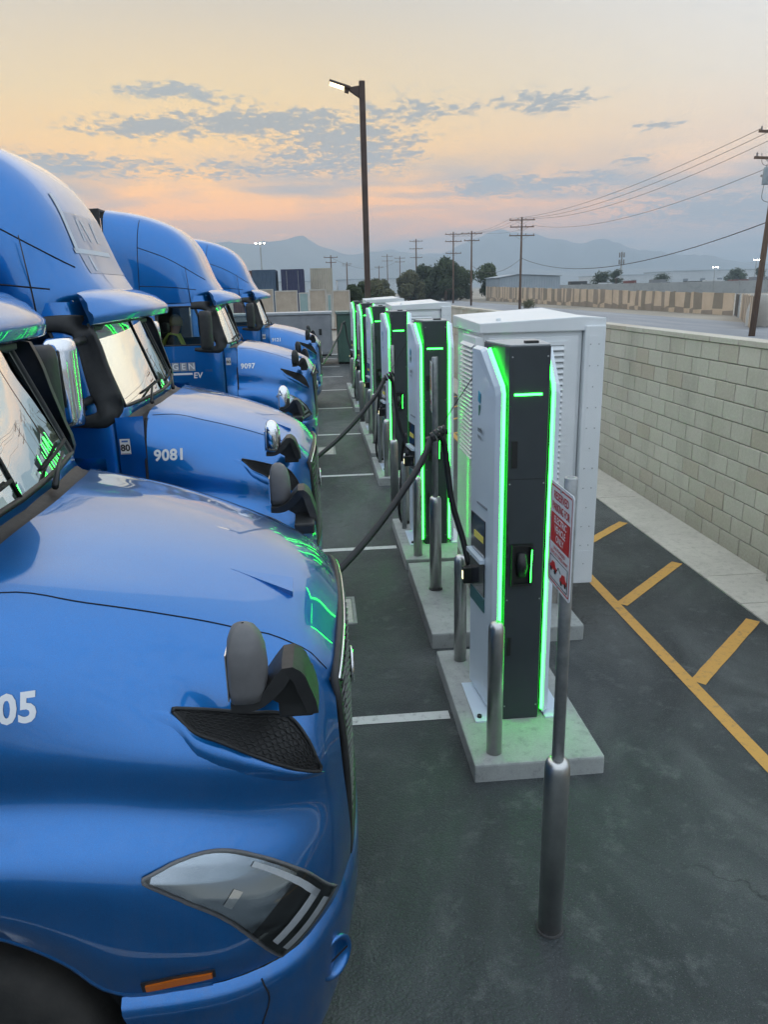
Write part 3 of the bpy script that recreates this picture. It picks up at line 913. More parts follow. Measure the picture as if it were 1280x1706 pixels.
        MB().prism([(-.262, 1.745), (-.180, 1.842), (-.118, 1.715), (-.135, 1.700), (-.20, 1.705)], hy + s * .030, hy + s * .060, 'y').build('foot_web', M_SLOT, hmo)
        MB().box(-.22, -.115, min(hy + s * .03, hy + s * .27), max(hy + s * .03, hy + s * .27), 1.665, 1.722).build('foot_base', M_BLACK, hmo, bevel=.01)
        # ---- front wheel
        wc = (-1.3, s * -1.16, .53)
        sg = -s
        tyre = MB().lathe([(.30, -sg * .24), (.46, -sg * .25), (.515, -sg * .22), (.53, -sg * .15), (.53, -sg * .02), (.522, sg * .02), (.50, sg * .045), (.43, sg * .05), (.34, sg * .04), (.30, sg * .02)], 48, 'y', wc).build('tyre', M_RUB, root, smooth=True)
        tyre.name = 'front_wheel'
        MB().lathe([(.31, sg * .03), (.325, sg * .045), (.30, sg * .04), (.285, -sg * .02), (.25, -sg * .05), (.20, -sg * .03), (.13, sg * .03), (.11, sg * .08), (.0, sg * .085)], 36, 'y', wc).build('rim', M_ALU, tyre, smooth=True)
        for k in range(10):
            a = 2 * math.pi * k / 10
            MB().lathe([(.016, 0), (.016, sg * .035), (.010, sg * .045)], 8, 'y', (wc[0] + .165 * math.cos(a), wc[1], wc[2] + .165 * math.sin(a))).build('wheel_nut', M_CHROME, tyre)
        # roof antenna
        MB().tube([(-1.86, s * -1.0, 2.72), (-1.875, s * -1.01, 3.0), (-1.90, s * -1.02, 3.30)], [.007, .005, .004], 6).build('antenna', M_BLACK, root, smooth=True)
    # ---- cowl and wipers
    MB().grid([[Vector((lerp(-1.12 - .1 * (abs(y) / .93) ** 2, -1.31 - .09 * (abs(y) / .93) ** 2, a / 4), y, lerp(2.075 - .06 * (abs(y) / .93) ** 2, 2.115, a / 4) - .035 * math.sin(math.pi * a / 4))) for a in range(5)] for y in [-.95 + 1.9 * k / 20 for k in range(21)]]).build('cowl', M_BLACK, root, smooth=True)
    for y0, y1 in ((-.62, -.05), (.28, .82)):
        w = MB().tube([(-1.23, y0, 2.10), (-1.262, lerp(y0, y1, .3), 2.15), (-1.295, lerp(y0, y1, .65), 2.185)], [.016, .010, .008], 6)
        wp = w.build('wiper', M_BLACK, root, smooth=True)
        MB().tube([(-1.285 - .09 * abs(lerp(y0, y1, a)) ** 2, lerp(y0, y1, a), 2.165 + .04 * a) for a in (.1, .35, .6, .85, 1.05)], .009, 5).build('wiper_blade', M_RUB, wp, smooth=True)
    # ---- sun visor
    rows = []
    for k in range(25):
        t = -1 + 2 * k / 24
        y = 1.02 * t
        lx = -1.19 - .29 * abs(t) ** 2.3; bx = -1.55 - .03 * t * t
        dz = -.035 * abs(t) ** 3
        rows.append([Vector((bx, y * .97, 2.955 + dz)), Vector((lerp(bx, lx, .35), y * .985, 2.935 + dz)), Vector((lerp(bx, lx, .72), y, 2.885 + dz)), Vector((lx - .025, y, 2.835 + dz)), Vector((lx, y, 2.81 + dz)), Vector((lx + .004, y, 2.78 + dz)), Vector((lx - .006, y, 2.745 + dz)), Vector((lx - .03, y * .995, 2.735 + dz)), Vector((bx + .06, y * .96, 2.76 + dz))])
    v = MB().grid(rows)
    for e in (rows[0], rows[-1]):
        kk = len(v.v); v.v += e; v.f.append(tuple(range(kk, kk + len(e))))
    v.build('sun_visor', M_BLUE, root, auto=.8)
    # ---- roof fairing
    st = [(-1.46, 2.90, .86, 2.6), (-1.52, 2.99, .93, 2.7), (-1.60, 3.12, .98, 2.8), (-1.69, 3.34, 1.0, 2.9), (-1.78, 3.56, 1.015, 3.0), (-1.90, 3.74, 1.02, 3.1), (-2.07, 3.89, 1.03, 3.3), (-2.32, 4.01, 1.04, 3.8), (-2.67, 4.11, 1.05, 4.6), (-3.06, 4.17, 1.05, 5.4)]
    X = spline([(a, b, c) for a, b, c, d in st], 40); N = spline([(a, d, 0) for a, b, c, d in st], 40)
    rows = []
    for p, nn in zip(X, N):
        row = []
        for k in range(33):
            a = math.pi * k / 32
            ca, sa = math.cos(a), math.sin(a)
            e = 2 / nn.y
            row.append(Vector((p.x - .25 * (abs(ca) ** 3) * max(0, min(1, (-1.35 - p.x) / .1)) * (1 if p.x > -2.1 else max(0, (p.x + 3.06) / .96)), -p.z * math.copysign(abs(ca) ** e, ca), 2.76 + (p.y - 2.76) * sa ** e)))
        rows.append(row)
    fm = MB().grid(rows)
    fme = fm.mesh(smooth=True)
    fair = link('roof_fairing', fme, M_BLUE, root)
    fd = Drape(bvh_of(fme))
    for s in (1, -1):
        for pts in ([(-2.62, 2.84), (-2.6, 3.2), (-2.58, 3.6), (-2.55, 3.98)], [(-2.58, 3.58), (-2.15, 3.41), (-1.85, 3.23), (-1.66, 3.10)], [(-2.6, 3.02), (-2.1, 2.99), (-1.78, 2.95)]):
            P = [q for q in (fd.at(p.x, p.z, .001) for p in spline([(a, 0, b) for a, b in pts], 20)) if q is not None]
            if len(P) > 3: MB().tube([Vector((q.x, s * q.y, q.z)) for q in P], .006, 5).build('fairing_seam', M_SEAM, fair, smooth=True)
        # black extender behind the cab
        q = MB().prism([(-3.075, 1.0), (-3.36, 1.0), (-3.36, 4.08), (-3.3, 4.13), (-3.075, 4.14)], s * 1.02, s * 1.055, 'y')
        q.build('side_extender', M_BLACK, root, bevel=.008)
        MB().lathe([(.013, 0), (.013, .012), (.006, .018)], 10, 'y', (0, 0, 0)).build('marker_stud', M_CHROME, fair, loc=(-1.62, s * 1.0 - .0, 2.86))
    MB().box(-3.36, -3.075, -1.02, 1.02, 4.10, 4.14).build('roof_extender', M_BLACK, root, bevel=.01)
    MB().box(-3.074, -3.063, -1.0, 1.0, 2.86, 4.02).build('fairing_back', M_BLACK, root)
    # ---- inside of the cab
    MB().box(-1.72, -1.36, -.93, .93, 1.70, 2.06).build('dashboard', M_TRIM, root, bevel=.05, seg=3)
    for s in (1, -1):
        seat = MB().box(-2.50, -2.05, s * .52 - .25, s * .52 + .25, 1.42, 1.60).build('seat', M_TRIM, root, bevel=.04)
        MB().box(-2.62, -2.48, s * .52 - .24, s * .52 + .24, 1.58, 2.22).build('seat_back', M_TRIM, seat, bevel=.05)
        MB().box(-2.63, -2.52, s * .52 - .13, s * .52 + .13, 2.25, 2.42).build('headrest', M_TRIM, seat, bevel=.04)
    sw = MB()
    c = Vector((-1.80, .52, 1.98)); ax = Vector((.75, 0, -.66)).normalized(); e1 = Vector((0, 1, 0)); e2 = ax.cross(e1)
    sw.tube([c + (e1 * math.cos(a) + e2 * math.sin(a)) * .22 for a in [2 * math.pi * k / 28 for k in range(29)]], .016, 8, cap=False)
    sw.tube([c - e1 * .22, c + ax * .02, c + e1 * .22], .018, 6)
    sw.tube([c + ax * .02, c + ax * .22], .04, 8)
    sw.build('steering_wheel', M_BLACK, root, smooth=True)
    MB().box(-1.9, -1.52, -.88, .88, 2.655, 2.69).build('sun_shade', M_TRIM, root, bevel=.01)
    # ---- chassis
    for s in (1, -1):
        MB().box(-7.2, -.2, s * .42 - .04, s * .42 + .04, .62, .90).build('frame_rail', M_BLACK, root)
        MB().box(-4.9, -2.35, s * .88 - .30, s * .88 + .30, .40, 1.02).build('battery_box', M_GREYP, root, bevel=.04)
        MB().box(-2.45, -1.95, s * 1.0 - .16, s * 1.0 + .16, .42, .62).build('step', M_BLACK, root, bevel=.02)
        for x in (-5.6, -6.9):
            t_ = MB().lathe([(.28, -.27), (.50, -.27), (.53, -.2), (.53, .2), (.50, .27), (.28, .27)], 32, 'y', (x, s * .95, .53)).build('rear_wheel', M_RUB, root, auto=.6)
            MB().lathe([(.29, s * .02), (.30, s * .25), (.27, s * .26), (.22, s * .1), (.12, s * .08), (.1, s * .2), (0, s * .2)], 24, 'y', (x, s * .95, .53)).build('rim', M_ALU, t_, smooth=True)
    return dr, cd, fd

def make_trucks():
    labs = ['blue truck tractor nearest the camera, hood number ending in 05', 'blue truck tractor numbered 9081 with chrome mirrors', 'blue truck tractor numbered 9097 with a person at its side window', 'farthest blue truck tractor, numbered 9121']
    spots = [(.05, 3.05), (-.07, 6.6), (-.08, 13.4), (.05, 20.0)]
    nums = ['9105', '9081', '9097', '9121']
    base = thing('truck_tractor', labs[0], 'truck', (spots[0][0], spots[0][1], 0), 0, 'blue truck tractors parked nose to the chargers')
    dr, cd, fd = truck_parts(base)
    trucks = [base] + [copy_tree(base) for _ in range(3)]
    for i, t in enumerate(trucks):
        t.location = (spots[i][0], spots[i][1], 0)
        t['label'] = labs[i]
        x0 = -1.165 if i else -1.128
        link('fleet_number', drape_text(dr, nums[i], .108, x0, 1.765, .003, bold=.0036, space=1.04), M_DECAL, t)
        pl = MB()
        q = [cd.at(x, z, .004) for x, z in ((-1.405, 1.80), (-1.285, 1.80), (-1.285, 1.915), (-1.405, 1.915))]
        yb = -1.115
        plq = MB().box(-1.345 - .035, -1.345 + .035, yb, yb + .004, 1.80, 1.91).build('placard', M_PLAC, t)
        tm = text_mesh('80', .066, 'CENTER', .002)
        tm.transform(Matrix.Translation((-1.345, yb - .002, 1.845)) @ Matrix.Rotation(R(90), 4, 'X'))
        link('placard_number', tm, M_INK, plq)
        MB().box(-1.345 - .022, -1.345 + .022, yb - .002, yb, 1.888, 1.900).build('placard_strip', mat('placard_blue', (.05, .16, .45), .4), plq)
        MB().box(-1.345 - .031, -1.345 + .031, yb - .0015, yb, 1.803, 1.806).build('placard_rule', M_INK, plq)
        bd = drape_text(cd, 'VNR', .055, -1.72, 1.72, .003, space=1.15)
        link('door_badge', bd, mat('badge_grey', (.09, .16, .28), .35, metal=.6), t)
    # chrome fittings on the second truck
    for ch in [c for c in bpy.data.objects if c.parent == trucks[1] and c.name.split('.')[0] in ('side_mirror', 'hood_mirror')]:
        ch.data = ch.data.copy(); ch.data.materials.clear(); ch.data.materials.append(M_CHROME)
        ch['label'] = 'polished chrome mirror shell'
    # darker shells farther back
    for t in trucks[2:]:
        for ch in [c for c in bpy.data.objects if c.parent == t and c.name.split('.')[0] == 'hood_mirror']:
            ch.data = ch.data.copy(); ch.data.materials.clear(); ch.data.materials.append(M_BLACK)
    # door lettering of the third truck
    t = trucks[2]
    for k, ch in enumerate('IGEN'):
        x = -2.30 + .125 * k
        q = MB().box(x - .055, x + .055, -1.1035, -1.1, 1.725, 1.855).build('letter_plate', M_GDECAL, t)
        tm = text_mesh(ch, .135, 'CENTER', .001)
        tm.transform(Matrix.Translation((x, -1.106, 1.79)) @ Matrix.Rotation(R(90), 4, 'X'))
        link('letter', tm, M_DECAL, q)
    MB().box(-2.44, -1.92, -1.104, -1.1, 1.665, 1.695).build('door_stripe', M_DECAL, t)
    tm = text_mesh('EV', .125, 'LEFT', .002, shear=.12)
    tm.transform(Matrix.Translation((-1.91, -1.104, 1.65)) @ Matrix.Rotation(R(90), 4, 'X'))
    link('door_letters', tm, M_DECAL, t)
    # roof lettering of the second truck
    def fpatch(y0, y1, z0, z1, off, n=8):
        rows = []
        for i in range(n):
            row = []
            for k in range(n):
                y = lerp(y0(k / (n - 1)), y1(k / (n - 1)), i / (n - 1)); z = lerp(z0, z1, k / (n - 1))
                h, nn, _, _ = fd.b.ray_cast(Vector((0, y, z)), Vector((-1, 0, 0)))
                if h is None: return None
                if nn.x < 0: nn = -nn
                row.append(h + nn * off)
            rows.append(row)
        return rows
    t = trucks[1]
    r_ = fpatch(lambda k: -.52, lambda k: .52, 3.06, 3.50, .003, 12)
    if r_: MB().grid(r_).build('roof_decal', mat('roof_decal_grey', (.10, .19, .36), .35, coat=.6), t, smooth=True)
    for y0, w, z0, z1, sl in ((-.56, .05, 3.22, 3.62, .06), (-.58, .85, 3.20, 3.235, 0), (-.40, .035, 3.08, 3.19, .02), (-.30, .035, 3.30, 3.46, .04), (-.12, .035, 3.30, 3.46, -.04), (.06, .035, 3.30, 3.46, .04)):
        r_ = fpatch(lambda k: y0 + sl * k, lambda k: y0 + w + sl * k, z0, z1, .006, 7)
        if r_: MB().grid(r_).build('roof_letter', mat('roof_letter_white', (.42, .50, .60), .4), t, smooth=True)
    return trucks
TRUCKS = make_trucks()

# ------------------------------------------------------------------ ground, street, walk, markings
def sheet(name, x0, x1, y0, y1, z, m, thick=0.0):
    mb = MB()
    if thick: mb.box(x0, x1, y0, y1, z - thick, z)
    else: mb.add([(x0, y0, z), (x1, y0, z), (x1, y1, z), (x0, y1, z)], [(0, 1, 2, 3)])
    return tag(mb.build(name, m), kind='structure')
sheet('ground', -4300, 4300, -900, 4700, -.012, M_GROUND)
sheet('parking_lot', -60, 3.80, -40, 46, 0, M_LOT)
sheet('street', 9.5, 30, -60, 420, -.004, M_ROAD)
# concrete walk along the wall, in slabs
walk = tag(MB().box(3.81, 4.44, -6, 31, -.06, -.01).build('sidewalk', M_MORTAR), kind='structure')
ys = [-2.0, 1.4, 3.2, 4.7, 5.5, 6.2, 6.9, 9.95, 13.0, 16.05, 19.1, 22.15, 25.2, 28.2, 31]
for a, b in zip(ys, ys[1:]):
    MB().box(3.80, 4.445, a + .006, b - .006, -.03, .016 + rnd.uniform(-.002, .002)).build('slab', M_WALK, walk, bevel=.005)
def line(name, x0, y0, x1, y1, w, m, z=.004):
    d = Vector((x1 - x0, y1 - y0, 0)); n = Vector((-d.y, d.x, 0)).normalized() * w / 2
    a, b = Vector((x0, y0, z)), Vector((x1, y1, z))
    k = 12
    lft = [a.lerp(b, i / k) + n * (1 + rnd.uniform(-.05, .05)) for i in range(k + 1)]
    rgt = [a.lerp(b, i / k) - n * (1 + rnd.uniform(-.05, .05)) for i in range(k + 1)]
    return tag(MB().grid([lft, rgt]).build(name, m), kind='structure')
for i in range(-1, 9):
    line('stall_line', -9.5, 4.672 + 3.655 * i, .80, 4.672 + 3.655 * i, .105, M_WLINE)
line('kerb_line', 2.67, 0, 2.67, 31, .10, M_YLINE, .004)
for k in range(-3, 16):
    y0 = 6.36 + 1.48 * k
    line('hatch_line', 2.725, y0, 3.73, y0 + .985, .115, M_YLINE, .005)
# flush cover plates
def cover(x0, x1, y0, y1, label):
    t = thing('utility_cover', label, 'cover plate', ((x0 + x1) / 2, (y0 + y1) / 2, 0))
    w, d = (x1 - x0) / 2, (y1 - y0) / 2
    f = MB()
    for a in ((-w, w, -d, -d + .03), (-w, w, d - .03, d), (-w, -w + .03, -d + .03, d - .03), (w - .03, w, -d + .03, d - .03)): f.box(*a, -.02, .012)
    f.build('frame', M_PAD, t)
    MB().box(-w + .034, w - .034, -d + .034, d - .034, -.02, .007).build('lid', M_GALV, t)
    MB().lathe([(.012, 0), (.012, .012), (0, .013)], 10).build('bolt', M_STEEL, t, loc=(w * .3, d * .2, .006))
cover(-.12, .235, 6.27, 6.89, 'flush grey cover plate in the asphalt just past the nearest truck nose')
cover(-.13, .23, 13.62, 14.35, 'flush grey cover plate in the asphalt beside the truck numbered 9081')

# ------------------------------------------------------------------ block wall
def block_wall():
    t = thing('block_wall', 'long tan concrete block wall along the right of the lot', 'wall', (4.45, 6, 0))
    MB().box(.012, .19, -2.4, 25, 0, 2.232).build('mortar', M_MORTAR, t)
    L, H = .4064, .203
    bl = MB().box(-.004, .05, -L / 2 + .006, L / 2 - .006, -H / 2 + .006, H / 2 - .006).mesh(bevel=.006, seg=1)
    bl.materials.append(M_BLOCK)
    cells = []
    for c in range(11):
        for k in range(-6, 62):
            y = k * L + (c % 2) * L / 2
            if -2.2 < y < 24.8: cells.append((y, c))
    vis = sorted([q for q in cells if q[0] > .3], key=lambda q: q[0])
    near = set(vis[:299])
    far = MB()
    for (y, c) in cells:
        z = H * (c + .5)
        if (y, c) in near:
            o = bpy.data.objects.new('block', bl)
            COL.objects.link(o); o.parent = t
            o.location = (rnd.uniform(-.003, .003), y, z + rnd.uniform(-.001, .001))
            o.rotation_euler = (0, rnd.uniform(-.012, .012), rnd.uniform(-.006, .006))
        else:
            dx = rnd.uniform(-.003, .003)
            far.box(-.002 + dx, .05, y - L / 2 + .005, y + L / 2 - .005, z - H / 2 + .005, z + H / 2 - .005)
    tag(far.build('far_blocks', M_BLOCKS, t), kind='stuff')
    cp = MB().box(-.02, .215, -.3, .3, 0, .062).mesh(bevel=.005, seg=1); cp.materials.append(M_BLOCK)
    for k in range(-3, 41):
        o = bpy.data.objects.new('cap_block', cp)
        COL.objects.link(o); o.parent = t
        o.location = (rnd.uniform(-.003, .003), .305 + k * .61, 2.234)
    # rough broken footing at the near end
    r = MB()
    for i in range(46):
        y = rnd.uniform(-.2, .78); z = rnd.uniform(.02, 1.15 - .55 * max(0, y - .25)); s = rnd.uniform(.05, .12)
        if y > .45 and z > .45: continue
        c = Vector((-.045 + rnd.uniform(-.03, .02), y, z))
        vs = [c + Vector((sx * s * rnd.uniform(.5, .95) * .6, sy * s * rnd.uniform(.7, 1.2), sz * s * rnd.uniform(.6, 1.1))) for sz in (-1, 1) for sy in (-1, 1) for sx in (-1, 1)]
        r.add(vs, [(0, 2, 3, 1), (4, 5, 7, 6), (0, 1, 5, 4), (2, 6, 7, 3), (0, 4, 6, 2), (1, 3, 7, 5)])
    tag(r.build('rough_stone', M_MORTAR, t), kind='stuff')
block_wall()

# ------------------------------------------------------------------ concrete pads
DY = [4.38 + 3.655 * i for i in range(6)]
ORD = ['nearest', 'second', 'third', 'fourth', 'fifth', 'farthest']
def pad(x0, x1, y0, y1, h, label, grp):
    o = MB().box(x0, x1, y0, y1, -.03, h).build('concrete_pad', M_PAD, bevel=.014)
    return tag(o, label, 'concrete pad', grp)
for i, y in enumerate(DY):
    pad(.825, 1.635, y - .48, y + 1.05, .12, f'low concrete pad under the {ORD[i]} charging dispenser', 'dispenser pads')
CY = [5.70, 13.01, 20.32]
for i, y in enumerate(CY):
    pad(.83, 2.13, y, y + 1.72, .135, f'wide concrete pad under the {["nearest", "middle", "farthest"][i]} white power cabinet', 'cabinet pads')

# ------------------------------------------------------------------ charging dispenser
def dispenser(root):
    col = MB()
    pl = [(-.112, 0), (.112, 0), (.165, .10), (.165, .52), (-.165, .52), (-.165, .10)]
    MB().prism([(-.122, .0), (.122, .0), (.135, .06), (.165, .34), (.165, .50), (-.165, .50), (-.165, .34), (-.135, .06)], .0, 2.44, 'z').build('column', M_DISD, root, bevel=.006)
    for s in (-1, 1):
        poly = [(.03, .03), (.03, 2.18), (.30, 2.40), (.52, 2.40), (.52, .03)]
        def ox(y): return s * ((.182 if s < 0 else .200) + (.055 if s < 0 else .045) * min(1, y / .45))
        def ix(y): return s * (.150 + .045 * min(1, y / .45))
        # outer skin with a bevelled shoulder
        out = [(.052, .03), (.052, 2.15), (.080, 2.20), (.315, 2.385), (.345, 2.40), (.52, 2.40), (.52, .03)]
        inn = [(.012, .03), (.012, 2.175), (.035, 2.215), (.285, 2.405), (.335, 2.415), (.52, 2.415), (.52, .03)]
        n = len(out)
        mid = [(ix(a) + s * .012, a, b) for a, b in inn]
        A = [Vector((ox(a), a, b)) for a, b in out]; B = [Vector((ix(a) + s * .014, a, b)) for a, b in inn]; C_ = [Vector((ix(a), a, b)) for a, b in inn]
        p = MB()
        p.v = A + B + C_
        p.f = [tuple(range(n)), tuple(range(3 * n - 1, 2 * n - 1, -1))]
        for q in (0, n):
            p.f += [(q + k, q + (k + 1) % n, q + n + (k + 1) % n, q + n + k) for k in range(n)]
        panel = p.build('side_panel', M_DISW, root, bevel=.004)
        path = [(ix(.01) - s * .004, .010, .06), (ix(.01) - s * .004, .010, 1.2), (ix(.01) - s * .004, .010, 2.17), (ix(.03) - s * .004, .030, 2.215), (ix(.16) - s * .004, .155, 2.312), (ix(.29) - s * .004, .285, 2.41)]
        MB().tube(path, .0095, 8).build('light_strip', M_GREEN, panel, smooth=True)
        MB().box(min(s * .17, s * .30), max(s * .17, s * .30), -.02, .50, .0, .012).build('foot_plate', M_DISW, root, bevel=.002)
        MB().lathe([(.016, 0), (.016, .016), (.008, .02), (.008, .012), (0, .012)], 10).build('anchor_bolt', M_SLOT, root, loc=(s * .265, .03, .012))
    MB().box(-.090, .078, -.006, .004, 2.155, 2.168).build('light_bar', M_GREEN, root, bevel=.003)
    # camera side details
    MB().box(-.100, -.062, -.006, .01, 1.72, 1.885).build('handle_recess', M_SLOT, root, bevel=.003)
    MB().box(-.098, -.072, -.006, .01, .47, .60).build('vent_slot', M_SLOT, root, bevel=.003)
    for k in range(5):
        MB().box(-.1195, -.108, -.004, .004, 1.02 + k * .075, 1.075 + k * .075).build('vent_slot', M_SLOT, root)
    for z in (.10, .86, 1.62, 2.38):
        for x in (-.105, .105):
            MB().lathe([(.005, 0), (.005, -.003), (.002, -.004)], 8, 'y').build('screw', M_GALV, root, loc=(x, -.001, z))
    MB().box(-.119, .119, -.0022, .002, 1.648, 1.651).build('panel_joint', M_SLOT, root)
    h = MB()
    for a in ((-.088, .046, 1.222, 1.236), (-.088, .046, .962, .976), (-.088, -.074, .976, 1.222), (.032, .046, .976, 1.222)): h.box(a[0], a[1], -.030, .004, a[2], a[3])
    hol = h.build('holster', M_SLOT, root)
    MB().box(-.074, .032, -.004, .002, .976, 1.222).build('holster_well', M_SLOT, hol)
    MB().tube([(-.02, -.012, 1.18), (-.02, -.022, 1.09), (-.02, -.014, 1.03)], [.030, .038, .030], 12).build('connector', M_CABLE, hol, smooth=True)
    MB().tube([(.036, -.031, .985), (.036, -.031, 1.05), (.040, -.031, 1.20)], .0025, 6).build('holster_glow', M_GREEN, hol)
    MB().prism([(-.118, .004), (.118, .004), (.131, .06), (.160, .34), (.160, .495), (-.160, .495), (-.160, .34), (-.131, .06)], 2.441, 2.449, 'z').build('top_lid', mat('top_grey', (.36, .385, .40), .5), root)
    MB().box(-.005, .075, .09, .14, 2.449, 2.464).build('top_sensor', M_SLOT, root, bevel=.003)
    # truck side panel: screen, shelf, keypad, label, lettering
    def onp(y0, y1, z0, z1, out, sk=0.0):
        m = MB(); P = []
        for o_ in (.0, out):
            for (y, z) in ((y0, z0 + sk), (y1, z0), (y1, z1), (y0, z1 + sk)): P.append((-(.182 + .055 * min(1, y / .45)) - o_, y, z))
        return m.add(P, [(0, 1, 2, 3), (4, 7, 6, 5), (0, 4, 5, 1), (1, 5, 6, 2), (2, 6, 7, 3), (3, 7, 4, 0)])
    scr = onp(.20, .48, 1.075, 1.325, .006).build('screen', M_SCREEN, root)
    onp(.22, .40, 1.17, 1.215, .008).build('screen_panel', M_YELL, scr)
    onp(.20, .50, 1.035, 1.062, .035).build('shelf', M_DISW, root)
    key = onp(.20, .50, .80, 1.025, .008).build('keypad_panel', M_SCREEN, root)
    onp(.46, .52, .80, .915, .060).build('card_reader', M_SLOT, key, bevel=.006)
    onp(.475, .505, .83, .885, .064).build('reader_lamp', M_READ, key)
    onp(.20, .50, .69, .785, .006).build('info_label', mat('label_teal', (.05, .16, .17), .4), root)
    onp(.17, .36, 1.41, 1.425, .004).build('panel_slot', mat('slot_grey', (.25, .29, .33), .5), root)
    for s_, sz, z, m in (('electrify', .050, 1.90, M_INK), ('america', .040, 1.855, mat('grey_ink', (.22, .25, .28), .5))):
        tm = text_mesh(s_, sz, 'CENTER', .0008)
        for v in tm.vertices: v.co = (-.2235 - .0, .345 - v.co.x, z + v.co.y)
        link('lettering', tm, m, root)
    for q, cl in (([(.325, 2.13), (.375, 2.145), (.385, 2.08), (.335, 2.07)], (.05, .35, .50)), ([(.33, 2.06), (.37, 2.05), (.355, 1.99)], (.10, .30, .22))):
        MB().prism(q, -.2265, -.2225, 'x').build('emblem', mat('emblem_%d' % int(cl[1] * 100), cl, .4), root)
G = 'charging dispensers in a row'
proto = thing('charging_dispenser', '', 'charger', (1.225, DY[0], .12), 0, G)
dispenser(proto)
for i, y in enumerate(DY):
    o = proto if i == 0 else copy_tree(proto)
    o.location = (1.225, y, .12)
    o['label'] = {0: 'tall white and dark charging dispenser with green strips, nearest, beside the red sign', 1: 'second charging dispenser from the camera, green strips, behind a bare sign post', 2: 'third charging dispenser from the camera with green light strips', 3: 'fourth charging dispenser from the camera with green light strips', 4: 'fifth charging dispenser from the camera, mostly hidden by the others', 5: 'farthest charging dispenser at the end of the row by the green container'}[i]

# ------------------------------------------------------------------ steel bollards
bp_ = MB().lathe([(.048, 0), (.048, .80), (.046, .83), (.038, .850), (.022, .862), (0, .866)], 28).mesh(smooth=True)
bp_.materials.append(M_STEEL)
for i, y in enumerate(DY):
    for dy, h, w in ((-.35, 1.02, 'front'), (.88, 1.0, 'rear')):
        o = bpy.data.objects.new('bollard', bp_); COL.objects.link(o)
        o.location = (.972 if dy < 0 else .985, y + dy, .12); o.scale = (1, 1, h)
        o.rotation_euler = (0, 0, rnd.uniform(0, 6))
        tag(o, f'round steel bollard on the {ORD[i]} dispenser pad, {"near end" if dy < 0 else "far end"}', 'bollard', 'steel bollards on the pads')

